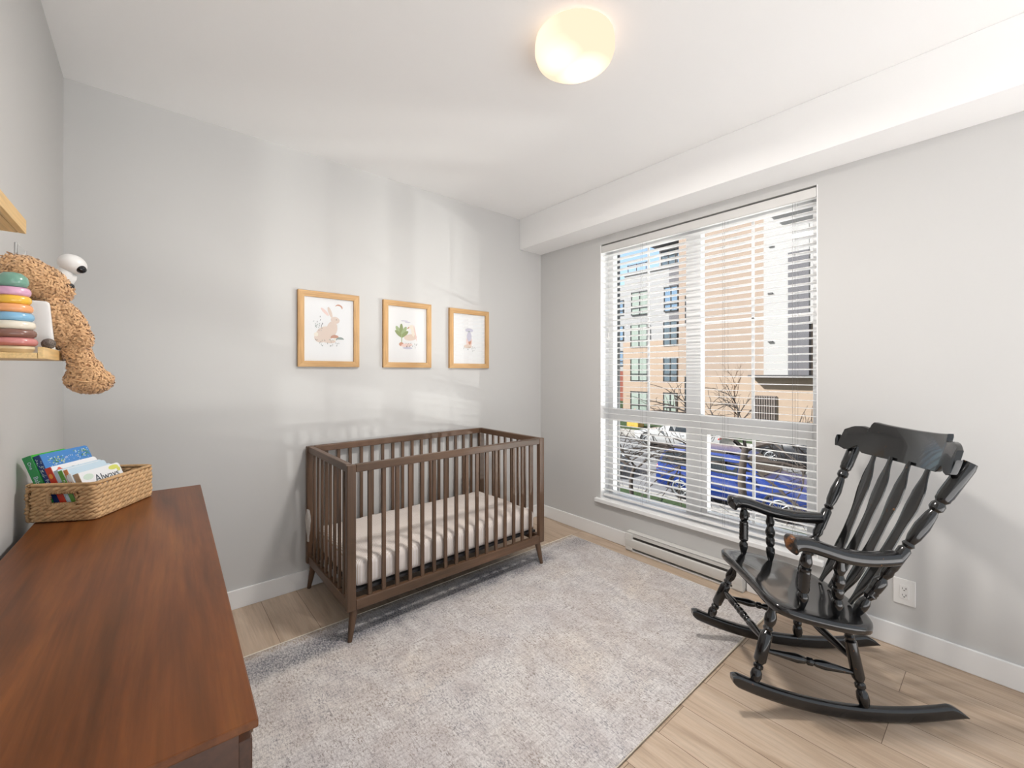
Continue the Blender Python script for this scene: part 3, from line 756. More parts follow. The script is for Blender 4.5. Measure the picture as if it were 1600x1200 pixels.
# ring stacker
def stacker():
    X, Y = -.2405, 1.483
    e = empty('ring_stacker', (X, Y, ZS+.0005)); tag(e, 'wooden ring stacking toy with pastel rings on the lower shelf', 'toy')
    b = B(); lathe(b, (0, 0, 0), [(.024, 0), (.030, .002), (.0345, .010), (.033, .0155)], 40)
    obj('base', b, M['pine'], e, 40)
    b = B(); lathe(b, (0, 0, 0), [(.007, .014), (.007, .15)], 16); obj('peg', b, M['pine'], e, 40)
    cols = [('rose', '#c47f7c', .0395), ('brown', '#7d5a50', .0378), ('cream', '#ddd6c6', .0362), ('sky', '#7fb0cf', .0342), ('orange', '#e59f6b', .0322), ('yellow', '#e3b33f', .0300), ('pink', '#d3a2bd', .0290)]
    z = .0160
    for i, (n, c, r) in enumerate(cols):
        m = mat('ring_'+n, c, .25, coat=.3); hh = .0192; b = B()
        lathe(b, (0, 0, 0), [(r*.5, z+.0005), (r*.86, z+.0005), (r*.96, z+.004), (r, z+hh/2), (r*.96, z+hh-.004), (r*.86, z+hh-.0002), (r*.5, z+hh-.0002)], 48)
        o = obj('ring', b, m, e, 180); o['label'] = n.replace('sky', 'sky blue')+' ring'; z += hh
    m = mat('dome_green', '#6f9a88', .22, coat=.3); b = B()
    lathe(b, (0, 0, 0), [(.014, z), (.022, z+.002), (.026, z+.012), (.0235, z+.024), (.015, z+.033), (.002, z+.036)], 40)
    o = obj('dome_top', b, m, e, 180); o['label'] = 'sage green dome'
stacker()
# white tapered night light and knitted ball
def nightlight():
    X, Y = -.214, 1.5665
    e = empty('night_light', (X, Y, ZS+.0005)); tag(e, 'plain white tapered night light behind the ring stacker', 'lamp')
    b = B(); lp = []
    for z, w in ((0, .0310), (.004, .0320), (.05, .0275), (.10, .0235), (.122, .0220), (.130, .0205), (.1335, .016)):
        n = 32; lp.append([Vector((w*math.copysign(abs(math.cos(a))**.5, math.cos(a)), .0115*(w/.034)*math.copysign(abs(math.sin(a))**.5, math.sin(a)), z)) for a in [2*PI*i/n for i in range(n)]])
    rings(b, lp); obj('shade', b, M['plastic'], e, 60)
    b = B(); lathe(b, (0, 0, 0), [(.010, .0), (.011, .0005)], 16); obj('foot', b, M['plastic'], e)
    wm = mat('knitted_wool', '#7a7068', .95, var=.5, vscale=120, bump=1, bscale=300)
    b = B(); R = .0130
    ball(b, (0, 0, 0), R*.9, u=20, v=14)
    r = random.Random(1)
    for k in range(16):
        ax = Vector((r.uniform(-1, 1), r.uniform(-1, 1), r.uniform(-1, 1))).normalized(); x, y = frame_from(ax)
        tube(b, [(x*math.cos(t)+y*math.sin(t))*R*.9 for t in [2*PI*i/24 for i in range(24)]], .0013, 5, loop=True)
    o = obj('yarn_ball', b, wm, None, 180); o.location = (-.1895, 1.522, ZS+.0130+.0132); tag(o, 'small grey brown yarn ball beside the ring stacker', 'ball')
nightlight()

# fused ellipsoid bodies
def fuse(name, parts, voxel, mats, parent=None, smooth_it=4):
    b = B()
    for c, r, rot in parts: ball(b, c, r, rot, 24, 16)
    me = bpy.data.meshes.new(name); b.to_mesh(me); b.free()
    o = bpy.data.objects.new(name, me); C.objects.link(o)
    m = o.modifiers.new('r', 'REMESH'); m.mode = 'VOXEL'; m.voxel_size = voxel
    s = o.modifiers.new('s', 'SMOOTH'); s.iterations = smooth_it; s.factor = .5
    me2 = bpy.data.meshes.new_from_object(o.evaluated_get(bpy.context.evaluated_depsgraph_get()))
    bpy.data.objects.remove(o); bpy.data.meshes.remove(me)
    return me2
def furry(me, n, ln, rad, seed=0):
    """add short curly tufts to a mesh, kept as one mesh"""
    r = random.Random(seed); b = B(); b.from_mesh(me); b.faces.ensure_lookup_table()
    fs = list(b.faces); ar = [f.calc_area() for f in fs]; tot = sum(ar); acc = 0; cum = []
    for a in ar: acc += a/tot; cum.append(acc)
    import bisect
    pts = []
    for i in range(n):
        f = fs[min(bisect.bisect(cum, r.random()), len(fs)-1)]; c = f.calc_center_median(); pts.append((c, f.normal.copy()))
    for c, nn in pts:
        x, y = frame_from(nn); a = r.uniform(0, 2*PI); t = (x*math.cos(a)+y*math.sin(a)); q = nn.cross(t); L = ln*r.uniform(.6, 1.2)
        p = [c - nn*.001, c + nn*L*.5 + t*L*.3, c + nn*L*.62 + t*L*.9, c+nn*L*.3+t*L*1.3]
        prev = None
        for k, pt in enumerate(p):
            w = rad*(1, 1, .8, .2)[k]
            cur = [b.verts.new(pt - q*w), b.verts.new(pt + q*w + nn*w*.3)]
            if prev: b.faces.new((prev[0], prev[1], cur[1], cur[0]))
            prev = cur
    out = bpy.data.meshes.new('fur'); b.to_mesh(out); b.free()
    out.polygons.foreach_set('use_smooth', [True]*len(out.polygons)); return out
def bear():
    Y0 = 1.632
    def P(px, py, dy=0):
        u = px-800; X = .7605*u+429.5; Y = -.6494*u+503; s = (Y0+dy)/Y
        return Vector((X*s, Y0+dy, H+(580.5-py)*s))
    k = .00168
    base = P(92, 543); e = empty('teddy_bear', base); tag(e, 'curly caramel teddy bear sitting on the lower shelf with a leg dangling', 'teddy bear')
    fur = mat('curly_fur', '#e2b184', .9, var=.42, vscale=110, spec=.12, sheen=.4); foot_m = fur
    def E(px, py, dy, rx, ry, rz, rotdeg=0): return ((P(px, py, dy)-base), (rx*k*.78, rz*k, ry*k), Euler((0, math.radians(rotdeg), 0)))
    parts = [E(58, 440, 0, 46, 26, 30, 26), E(40, 428, 0, 30, 24, 30, 10), E(94, 456, 0, 17, 15, 15, 15),            # head, muzzle
             E(18, 413, -.028, 13, 12, 6), E(22, 411, .030, 13, 12, 6),                                    # ears
             E(88, 503, 0, 30, 40, 28, -12), E(100, 515, .0, 32, 30, 28, -5), E(82, 475, 0, 20, 16, 18),                # torso, neck
             E(112, 500, -.022, 15, 30, 13, -28), E(128, 528, -.026, 13, 17, 11, -10), E(112, 500, .03, 15, 30, 13, -25),  # arms
             E(118, 549, -.012, 17, 15, 15), E(126, 562, -.012, 17, 20, 15), E(134, 580, -.012, 24, 20, 18), E(140, 594, -.012, 34, 19, 20, 6),
             E(122, 552, .035, 17, 17, 15), E(130, 575, .040, 20, 22, 15), E(138, 594, .045, 24, 15, 18)]
    me = fuse('body', parts, .0035, fur); me = furry(me, 8500, .0095, .0021, 2)
    link('body', me, fur, e)
    b = B(); ball(b, P(110.5, 447.5)-base+Vector((0, -.004, 0)), (.0085, .012, .0075), Euler((0, .6, 0))); obj('nose', b, M['dark'], e, 180)
    b = B()
    for dy in (-.022, .022): ball(b, P(84, 436, dy)-base+Vector((0, 0, 0)), .004)
    obj('eyes', b, M['lens'], e, 180)
    b = B(); pts = []
    for i in range(13):
        t = i/12; pts.append(P(104+62*t, 589+7*math.sin(PI*t*.9)+ (3 if i > 8 else 0), -.012)-base+Vector((0, -.042*math.sin(PI*min(1, t*.9+.08)), 0)))
    tube(b, pts, .0018, 6); obj('foot_seam', b, mat('seam_thread', '#e3b98b', .9), e, 180)
bear()
# baby monitor camera on a wall arm, clear holder on the wall
def monitor():
    Y = 1.725
    def P(px, py):
        u = px-800; X = .7605*u+429.5; YY = -.6494*u+503; s = Y/YY; return Vector((X*s, Y, H+(580.5-py)*s))
    hd = P(113, 413); e = empty('baby_monitor', (XL, Y, 1.58)); tag(e, 'white baby monitor camera with a dark lens above the teddy bear', 'camera')
    o0 = Vector((XL, Y, 1.58))
    neck = P(107, 425)-o0; st = P(72, 462)-o0
    b = B(); turned(b, (0.0005, 0, st.z), (.012, 0, st.z), [(0, .03), (.8, .03), (1, .026)], 28); obj('wall_plate', b, M['plastic'], e, 40)
    b = B(); tube(b, [(.012, 0, st.z), (.05, 0, st.z), tuple(st)], .010, 12); obj('arm', b, M['plastic'], e, 180)
    b = B(); turned(b, st, neck, [(0, .022), (.1, .027), (.7, .026), (.9, .024), (1, .020)], 32); obj('base_cone', b, M['plastic'], e, 60)
    c = hd-o0
    b = B(); ball(b, c, (.031, .033, .0275), Euler((0, .42, 0)), 32, 20); obj('head', b, M['plastic'], e, 180)
    b = B(); ball(b, c+Vector((.0185, -.0150, -.0135)), (.0125, .013, .0115), Euler((0, .5, 0)), 24, 14); obj('lens', b, M['lens'], e, 180)
    # clear holder
    m = glass_mat('clear_acrylic', (.9, .9, .9, 1), 1.0)
    u0, u1 = 21, 38; b = B()
    def Q(px, py):
        u = px-800; X = .7605*u+429.5; YY = -.6494*u+503; s = XL/X; return Vector((XL, YY*s, H+(580.5-py)*s))
    a, c2 = Q(22, 378), Q(37, 408)
    def R(p): return Vector((XL+.004, p.y, p.z))
    pl = empty('wall_hook', (XL, (a.y+c2.y)/2, a.z)); tag(pl, 'small clear plastic hook strip on the wall above the teddy bear', 'hook')
    off = Vector((XL, (a.y+c2.y)/2, a.z))
    b = B(); box(b, (.0005, a.y-off.y, -.06), (.004, c2.y-off.y, 0), .001); obj('strip', b, mat('acrylic_strip', (.62, .62, .61), .2), pl)
    b = B()
    for y in (a.y-off.y, c2.y-off.y): tube(b, [(.005, y, -.06), (.005, y, 0)], .0022, 6)
    tube(b, [(.005, a.y-off.y, -.06), (.012, a.y-off.y, -.067), (.012, c2.y-off.y, -.067), (.005, c2.y-off.y, -.06)], .0022, 6)
    obj('edge_rim', b, M['plastic'], pl, 180)
monitor()

# ------------------------------------------------------------------ rocking chair
def rocking_chair():
    th = 2.35382; e = empty('rocking_chair', (2.1315, .6644, 0), th)
    tag(e, 'glossy black wooden rocking chair with worn arms beside the window', 'rocking chair')
    K = M['black']
    # local: x forward, y: left of the chair (world R direction is -y)
    def L(a, w, z): return Vector((a, -w, z))
    Rk = 1.41; ca = -.264
    def zr(a): return Rk - math.sqrt(max(Rk*Rk-(a-ca)**2, 0))
    for s in (-1, 1):
        w = s*.226
        b = B(); lp = []
        n = 80; a0, a1 = .298, -.575
        for i in range(n+1):
            t = i/n; a = a0+(a1-a0)*t; z = zr(a)+.0012
            hgt = .052; wd = .0165
            zc_ = 0
            if t < .03: q_ = math.sqrt(max(0, 1-(1-t/.03)**2)); q_ = max(q_, .45); zc_ = (1-q_)*.026; hgt *= q_
            if t > .925: hgt *= 1-.93*((t-.925)/.075)**1.5
            zc = z+zc_
            prof = []
            for j in range(12):
                an = 2*PI*j/12+PI/12; cxx = math.copysign(abs(math.cos(an))**.5, math.cos(an)); czz = math.copysign(abs(math.sin(an))**.5, math.sin(an))
                prof.append(L(a, w*(1.0-.06*(t-.3))+wd*cxx, zc+hgt/2+hgt/2*czz))
            lp.append(prof)
        rings(b, lp); ro = obj('rocker', b, K, e, 50)
        # legs: upper end meets the underside of the seat
        fb_, ft_ = L(.209, s*.226, zr(.209)+.050), L(.105, s*.172, .421)
        prof = [(0, .012), (.02, .017), (.07, .021), (.12, .019), (.15, .013), (.17, .018), (.20, .018), (.215, .013), (.25, .0205), (.26, .0225), (.58, .0225), (.60, .019), (.63, .013), (.66, .019), (.69, .0145), (.75, .0215), (.82, .0215), (.88, .015), (.92, .018), (1, .016)]
        b = B(); turned(b, fb_, ft_, prof, 22); fl = obj('leg', b, K, e, 35)
        rb_, rt_ = L(-.206, s*.222, zr(-.206)+.050), L(-.170, s*.165, .370)
        prof2 = [(0, .012), (.02, .017), (.09, .0215), (.16, .019), (.19, .012), (.215, .0185), (.25, .0185), (.27, .013), (.31, .0205), (.33, .0225), (.72, .0215), (.745, .015), (.775, .018), (.80, .014), (.88, .0205), (.95, .018), (1, .016)]
        b = B(); turned(b, rb_, rt_, prof2, 22); obj('leg', b, K, e, 35)
        # side stretcher
        p, q = fb_.lerp(ft_, .39), rb_.lerp(rt_, .36)
        sp = [(0, .008), (.08, .0095), (.22, .013), (.36, .0175), (.44, .014), (.46, .009), (.48, .015), (.52, .015), (.54, .009), (.57, .014), (.65, .0175), (.8, .013), (.93, .009), (1, .008)]
        b = B(); turned(b, p, q, sp, 18); obj('side_stretcher', b, K, e, 35)
        # back post
        pb, pt = L(-.197, s*.182, .388), L(-.530, s*.283, 1.022)
        pp = [(0, .010), (.01, .015), (.06, .0215), (.09, .0205), (.115, .013), (.13, .018), (.14, .0225), (.15, .0205), (.16, .0225), (.17, .0205), (.18, .0225), (.235, .0235), (.245, .0205), (.26, .014), (.29, .0215), (.315, .0185), (.33, .0215), (.45, .021), (.465, .014), (.48, .021), (.495, .0155), (.53, .0215), (.60, .0245), (.68, .0185), (.70, .0145), (.715, .0225), (.74, .0225), (.755, .016), (.77, .0235), (.785, .0235), (.80, .0255), (.97, .0255), (1, .021)]
        b = B(); turned(b, pb, pt, pp, 24); obj('back_post', b, K, e, 35)
        # arm
        path = smooth_path([L(.112, s*.262, .697), L(.080, s*.262, .706), L(.040, s*.264, .703), L(-.02, s*.264, .684), L(-.10, s*.258, .658), L(-.19, s*.246, .643), L(-.27, s*.232, .640), L(-.318, s*.222, .642)], 12)
        N = len(path); lp = []
        for i, pnt in enumerate(path):
            t = i/(N-1); d = (path[min(i+1, N-1)]-path[max(i-1, 0)]).normalized()
            side = Vector((-d.y, d.x, 0)).normalized(); up = side.cross(d)
            if up.z < 0: up = -up
            wd = .031+.006*math.exp(-((t-.07)/.09)**2)-.005*max(0, (t-.3)/.7)
            hg = .0205
            hg = .0255+.017*math.exp(-((t-.07)/.075)**2)
            tip = (path[0]-pnt).length
            if tip < .036: q_ = math.sqrt(max(0, 1-((.036-tip)/.036)**2)); q_ = max(q_, .22); wd *= q_; hg *= q_
            elif t > .2: pass
            drop = .004
            pr = []
            for j in range(16):
                an = 2*PI*j/16; pr.append(pnt + side*wd*math.copysign(abs(math.cos(an))**.6, math.cos(an)) + up*hg*math.copysign(abs(math.sin(an))**.6, math.sin(an)) - up*(.004+.009*math.exp(-(tip/.06)**2)))
            lp.append(pr)
        b = B(); vv = rings(b, lp)
        # worn patch on the near arm's rolled front end
        o_ = None
        if s < 0:
            b.faces.ensure_lookup_table()
            for f in b.faces:
                c = f.calc_center_median()
                if c.x > .086: f.material_index = 1
        ar = obj('arm', b, [K, M['worn']], e, 60)
        # arm spindles
        s1b, s1t = L(.042, s*.243, .437), L(.030, s*.262, .690)
        s2b, s2t = L(-.087, s*.240, .411), L(-.093, s*.258, .652)
        ap = [(0, .009), (.03, .012), (.16, .020), (.22, .0195), (.26, .013), (.28, .019), (.33, .0215)] + [(.36+.03*k, .0215 if k % 2 else .0195) for k in range(9)] + [(.64, .0205), (.66, .014), (.69, .019), (.74, .0215), (.84, .0175), (.88, .013), (.93, .017), (1, .013)]
        b = B(); turned(b, s1b, s1t, ap, 22); obj('arm_spindle', b, K, e, 35)
        ap2 = [(0, .009), (.03, .012), (.17, .0205), (.25, .0195), (.29, .013), (.33, .0185), (.37, .0205), (.40, .0195), (.44, .0205), (.48, .016), (.55, .0215), (.60, .0225), (.66, .017), (.70, .014), (.75, .019), (.80, .0205), (.88, .015), (.94, .017), (1, .013)]
        b = B(); turned(b, s2b, s2t, ap2, 22); obj('arm_spindle', b, K, e, 35)
        if s < 0: keep = (fb_, ft_, rb_, rt_)
        else: keep2 = (fb_, ft_, rb_, rt_)
    # cross stretchers
    for (p, q, nm) in ((keep[0].lerp(keep[1], .50), keep2[0].lerp(keep2[1], .50), 'front_stretcher'), (keep[2].lerp(keep[3], .50), keep2[2].lerp(keep2[3], .50), 'rear_stretcher')):
        sp = [(0, .008), (.07, .010), (.25, .0165), (.34, .0135), (.355, .009), (.375, .0145), (.39, .0145), (.41, .009), (.43, .0145), (.47, .016), (.50, .012), (.53, .016), (.57, .0145), (.59, .009), (.61, .0145), (.625, .0145), (.645, .009), (.66, .0135), (.75, .0165), (.93, .010), (1, .008)]
        if nm == 'rear_stretcher': sp = [(0, .008), (.1, .011), (.3, .0155), (.5, .0165), (.7, .0155), (.9, .011), (1, .008)]
        b = B(); turned(b, p, q, sp, 18); obj(nm, b, K, e, 35)
    # seat
    half = [(.150, 0), (.152, .10), (.158, .19), (.150, .245), (.128, .275), (.08, .295), (0, .302), (-.08, .300), (-.16, .285), (-.215, .250), (-.255, .185), (-.275, .10), (-.282, 0)]
    full = [Vector((a, w, 0)) for a, w in half] + [Vector((a, -w, 0)) for a, w in half[-2:0:-1]]
    full.append(full[0].copy()); sm = smooth_path(full, 3)[:-1]
    b = B(); lp = []
    cen = Vector((-.06, 0, 0))
    for f_, dz in ((.90, -.040), (.965, -.0385), (.995, -.033), (1.0, -.020), (.997, -.008), (.975, -.001), (.93, .0005), (.80, -.003), (.55, -.009), (.25, -.011), (.02, -.011)):
        lp.append([L(*( (cen+(p-cen)*f_).x, (cen+(p-cen)*f_).y, .431+.2*(cen+(p-cen)*f_).x + dz)) for p in sm])
    rings(b, lp); obj('seat', b, K, e, 180)
    # splats
    for wt, wb in ((-.142, -.095), (-.048, -.034), (.048, .034), (.142, .095)):
        p0 = L(-.235, wb, .388); p3 = L(-.508, wt, .978)
        ctr = smooth_path([p0, L(-.305, wb*1.1, .50), L(-.385, (wb+wt)/2, .665), L(-.455, wt*.95, .83), p3], 8)
        N = len(ctr); ws = [(0, .0085), (.06, .011), (.22, .028), (.32, .030), (.45, .0235), (.58, .0225), (.72, .0305), (.80, .028), (.93, .011), (1, .009)]
        lp = []
        for i, pnt in enumerate(ctr):
            t = i/(N-1)
            for (t0, v0), (t1, v1) in zip(ws, ws[1:]):
                if t0 <= t <= t1: k = (t-t0)/(t1-t0); k = k*k*(3-2*k); hw = v0+(v1-v0)*k; break
            d = (ctr[min(i+1, N-1)]-ctr[max(i-1, 0)]).normalized(); side = Vector((0, 1, 0)); side = (side-d*side.dot(d)).normalized(); nn = side.cross(d).normalized(); th_ = .0055
            lp.append([pnt + side*hw*math.copysign(abs(math.cos(an))**.5, math.cos(an)) + nn*th_*math.copysign(abs(math.sin(an))**.5, math.sin(an)) for an in [2*PI*j/12+.26 for j in range(12)]])
        b = B(); rings(b, lp); obj('back_splat', b, K, e, 60)
    # crest rail
    r_ = [(0, 1.104), (.08, 1.106), (.14, 1.110), (.188, 1.116), (.193, 1.113), (.195, 1.088), (.205, 1.086), (.235, 1.092), (.265, 1.088), (.295, 1.070), (.318, 1.042), (.318, 1.008), (.300, .984), (.272, .972), (.248, .976), (.235, .990), (.222, .996), (.212, .990), (.205, .974), (.195, .967), (.12, .962), (0, .960)]
    out = r_ + [(-w, z) for w, z in r_[-2:0:-1]]
    def cr(w, z, off): return L(-.528+.88*w*w-(z-.97)*.34+off, w, z)
    b = B(); n_ = len(out)
    import mathutils.geometry as mg
    # grid columns between top and bottom outline, so the plate bends
    def edge_z(w, top):
        aw = abs(w); pts = r_[:13] if top else r_[12:][::-1]
        best = None
        pts = sorted(pts, key=lambda q: q[0])
        for (w0, z0), (w1, z1) in zip(pts, pts[1:]):
            if w0 <= aw <= w1: return z0 if w1-w0 < 1e-6 else z0+(z1-z0)*(aw-w0)/(w1-w0)
        return pts[-1][1]
    cols = sorted(set([0, .03, .06, .09, .12, .14, .16, .175, .188, .1935, .1945, .2, .205, .212, .222, .235, .248, .26, .272, .284, .295, .303, .311, .318]))
    cols = [-c for c in cols[:0:-1]] + cols
    lp = []
    for w in cols:
        zt, zb = edge_z(w, True), edge_z(w, False)
        if abs(w) >= .318: zt, zb = 1.038, 1.012
        o1, o2 = .012, -.012; i_ = .003
        lp.append([cr(w, zb, o2+i_), cr(w, zb+i_, o2), cr(w, (zt+zb)/2, o2), cr(w, zt-i_, o2), cr(w, zt, o2+i_), cr(w, zt, o1-i_), cr(w, zt-i_, o1), cr(w, (zt+zb)/2, o1), cr(w, zb+i_, o1), cr(w, zb, o1-i_)])
    rings(b, lp); obj('crest_rail', b, K, e, 40)
rocking_chair()

# ------------------------------------------------------------------ street outside
GZ = -2.5
def asphalt(): return mat('asphalt', (.105, .105, .11), .9, var=.15, vscale=3)
M['asphalt'] = asphalt()
M['grass'] = mat('lawn', '#2e3b26', .95, var=.35, vscale=6, spec=.1)
M['walk'] = mat('pavement_concrete', '#817e7a', .85, var=.1, vscale=2)
def slab(name, x0, x1, y0, y1, z0, z1, m, label=None):
    b = B(); box(b, (x0, y0, z0), (x1, y1, z1)); o = struct(name, b, m); return o
slab('street', 12.0, 21.7, -30, 70, GZ-.2, GZ, M['asphalt'])
slab('front_bounce_ground', 3.02, 8.6, -30, 70, GZ-.2, GZ+.04, mat('pale_bounce', '#f0eeec', .9, var=.04, vscale=2))  # unseen pale ground, added to bounce sunlight up through the window
slab('front_lawn', 8.6, 11.9, -30, 70, GZ-.2, GZ+.05, M['grass'])
slab('near_kerb', 11.9, 12.0, -30, 70, GZ-.2, GZ+.08, M['walk'])
slab('far_pavement', 21.7, 23.6, -30, 70, GZ-.2, GZ+.12, M['walk'])
slab('far_lawn', 23.6, 60, -30, 70, GZ-.2, GZ+.10, M['grass'])
slab('rear_bounce_ground', -30, 3.02, -30, 70, GZ-.2, GZ, mat('white_bounce', '#f2f0ee', .9, var=.05, vscale=3))  # unseen white ground, added to bounce sunlight onto the ceiling

M['stucco'] = mat('light_grey_panel', '#808081', .8, var=.04, vscale=1)
M['peach'] = mat('peach_brick', '#8a796a', .85, var=.06, vscale=2)
M['tanbrick'] = mat('tan_brick', '#807165', .85, var=.06, vscale=3)
M['greypanel'] = mat('mid_grey_panel', '#4f4e52', .8)
M['whitepanel'] = mat('white_panel', '#8d8c8b', .8)
M['redbrick'] = mat('red_brick', '#70392b', .85, var=.1, vscale=4)
M['blindpane'] = mat('window_with_pale_curtain', '#7d8780', .15, spec=.8)
M['darkpane'] = mat('dark_window_pane', '#48555e', .08, spec=.9)
M['skypane'] = mat('bluish_window_pane', '#5e758b', .08, spec=.9)
M['ledge'] = mat('dark_ledge', '#3b3a3c', .6)
def facade_window(par, x, y0, y1, z0, z1, pane, bars=1, low=.3):
    """frame standing on a wall that faces -x; parent origin at world origin offset"""
    o = par.location; f = .07
    def bb(b, a, c): box(b, Vector(a)-o, Vector(c)-o)
    b = B(); bb(b, (x-.06, y0, z0), (x, y0+f, z1)); bb(b, (x-.06, y1-f, z0), (x, y1, z1)); bb(b, (x-.06, y0, z0), (x, y1, z0+f)); bb(b, (x-.06, y0, z1-f), (x, y1, z1))
    ym = (y0+y1)/2
    if bars: bb(b, (x-.06, ym-.04, z0), (x, ym+.04, z1))
    if low: zz = z0+(z1-z0)*low; bb(b, (x-.06, y0, zz-.04), (x, y1, zz+.04))
    fr = obj('window', b, M['darkmetal'], par)
    b = B(); bb(b, (x-.025, y0+f, z0+f), (x-.004, y1-f, z1-f)); obj('pane', b, pane, fr)
def block(par, nm, a, c, m, bev=0):
    b = B(); box(b, Vector(a)-par.location, Vector(c)-par.location, bev); return obj(nm, b, m, par)
# grey and peach apartment block with windows
ab = empty('apartment_building', (33.6, 20, GZ)); tag(ab, 'grey and peach apartment building with dark framed windows across the street', 'building')
FX = 33.6
block(ab, 'upper_wall', (FX, 17.8, 4.15), (48, 23.2, 10.2), M['stucco'])
block(ab, 'lower_wall', (FX-.15, 17.8, GZ+.1), (48, 23.25, 4.15), M['peach'])
block(ab, 'wing_wall', (35.5, 23.25, 1.4), (48, 27.5, 9.9), M['stucco'])
block(ab, 'parapet', (FX-.08, 17.8, 10.2), (48, 23.25, 10.42), M['stucco'])
block(ab, 'penthouse_wall', (35.2, 16.5, 10.42), (46, 20.6, 12.6), M['stucco'])
block(ab, 'penthouse_roof', (34.4, 16.5, 12.6), (46, 21.0, 12.95), M['ledge'])
block(ab, 'grey_column', (FX-.04, 17.86, 4.16), (FX, 18.72, 10.19), M['greypanel'])
for z0, z1, p1, p2 in ((6.47, 8.58, M['blindpane'], M['skypane']), (3.54, 5.65, M['blindpane'], M['darkpane']), (.51, 2.59, M['blindpane'], M['darkpane']), (-2.2, -.43, M['blindpane'], M['blindpane'])):
    xx = FX-.15 if z0 < 4.0 else FX-.04
    facade_window(ab, xx, 20.68, 22.43, z0, z1, p1); facade_window(ab, xx, 17.9, 19.18, z0, z1, p2)
for z in (6.9, 4.4, 1.9): facade_window(ab, 35.5, 24.6, 26.4, z, z+1.5, M['skypane'])
facade_window(ab, 35.2, 17.2, 18.9, 10.5, 12.2, M['skypane'], low=0)
facade_window(ab, 35.2, 19.0, 20.4, 10.5, 12.2, M['darkpane'], low=0)
b = B(); o_ = ab.location
for y in (21.2, 22.2, 23.1): box(b, Vector((34.0, y-.03, 10.42))-o_, Vector((34.06, y+.03, 11.3))-o_)
box(b, Vector((34.0, 21.0, 11.2))-o_, Vector((34.06, 23.2, 11.27))-o_); obj('roof_railing', b, M['darkmetal'], ab)
# tan tower
tw = empty('brick_tower', (30, 5, GZ)); tag(tw, 'tall tan brick building with a white panel bay and its shadow painted grey, right of the grey block', 'building')
block(tw, 'wall', (30, -8, 1.05), (44, 15.95, 17), M['tanbrick'])
block(tw, 'ground_floor_wall', (29.95, -8, GZ+.1), (44, 15.97, 1.05), M['peach'])
block(tw, 'white_panel', (29.6, 8.70, 1.15), (30, 10.06, 12.0), M['whitepanel'])
block(tw, 'panel_shadow', (29.55, 7.62, 1.15), (30, 8.70, 8.6), M['greypanel'])  # shadow on the facade, put into the grey colour of this slab
block(tw, 'white_panel', (29.6, 6.2, 4.3), (30, 7.62, 12.0), M['whitepanel'])
block(tw, 'white_panel', (29.58, 7.62, 8.6), (30, 8.70, 12.0), M['whitepanel'])
block(tw, 'ledge', (29.3, 4, 1.02), (30, 10.9, 1.14), M['ledge'])
block(tw, 'canopy', (28.6, 5, 11.5), (30, 10.1, 11.75), M['ledge'])
block(tw, 'grey_fascia', (28.7, 5, 11.75), (30, 10.1, 14), M['greypanel'])
b = B(); tube(b, [Vector((29.4, 7.15, 4.4))-tw.location, Vector((29.4, 7.15, 11.4))-tw.location], .07, 8); obj('downpipe', b, M['ledge'], tw)
facade_window(tw, 30.0, 15.15, 15.45, 4.66, 6.9, M['darkpane'], 0, 0); facade_window(tw, 29.95, 15.15, 15.45, -1.6, 1.0, M['darkpane'], 0, 0)
b = B(); box(b, Vector((29.86, 9.44, -1.9))-tw.location, Vector((29.95, 10.75, -.18))-tw.location)
for k in range(9): box(b, Vector((29.82, 9.5+k*.14, -1.85))-tw.location, Vector((29.87, 9.55+k*.14, -.22))-tw.location)
obj('vent_grille', b, mat('vent_louvre', '#5d5450', .7), tw)
for z in (3.2, 6.2, 9.2):
    b = B(); box(b, Vector((29.5, 9.55, z))-tw.location, Vector((29.6, 9.8, z+.10))-tw.location); obj('wall_light', b, M['ledge'], tw)
# red brick building far behind
rb = empty('red_brick_building', (46, 36, GZ)); tag(rb, 'distant red brick building seen at the left edge of the window', 'building')
block(rb, 'wall', (46, 30, GZ+.1), (58, 42, 4.4), M['redbrick']); 
for z in (2.2, -.5): facade_window(rb, 46, 32.6, 33.6, z, z+1.6, M['blindpane'], 0, 0)
# hedge
def leafy(name, x0, x1, y0, y1, z0, z1, m, n, label, cat, seed):
    r = random.Random(seed); b = B()
    for i in range(n):
        c = Vector((r.uniform(x0, x1), r.uniform(y0, y1), r.uniform(z0, z1))); s = r.uniform(.05, .12)
        mt = Matrix.Translation(c) @ Euler((r.uniform(0, 6), r.uniform(0, 6), r.uniform(0, 6))).to_matrix().to_4x4()
        b.faces.new([b.verts.new(mt @ Vector(q)) for q in ((-s, 0, 0), (0, -s*.5, 0), (s, 0, 0), (0, s*.5, 0))])
    o = obj(name, b, m); tag(o, label, cat, kind='stuff'); return o
leafy('hedge', 27, 28.2, 16.8, 30, GZ+.1, GZ+1.0, mat('russet_leaves', '#905f43', .9, var=.3, vscale=3), 2600, 'low russet hedge in front of the apartment building', 'hedge', 4)
b = B(); box(b, (-.35, -.45, 0), (.35, .45, .95), .05); box(b, (-.38, -.48, .95), (.38, .48, 1.05), .04)
o = obj('grit_bin', b, mat('yellow_plastic', '#a68636', .5)); o.location = (25, 16.4, GZ+.101); tag(o, 'yellow bin on the far lawn, left edge of the window', 'bin')
b = B(); box(b, (-.25, -.85, .32), (.25, .85, .46), .02); box(b, (-.2, -.7, 0), (.2, -.5, .32)); box(b, (-.2, .5, 0), (.2, .7, .32))
o = obj('concrete_bench', b, mat('pale_concrete', '#817f7b', .8)); o.location = (10.3, 4.05, GZ+.0505); tag(o, 'pale concrete bench on the lawn before the blue car', 'bench')

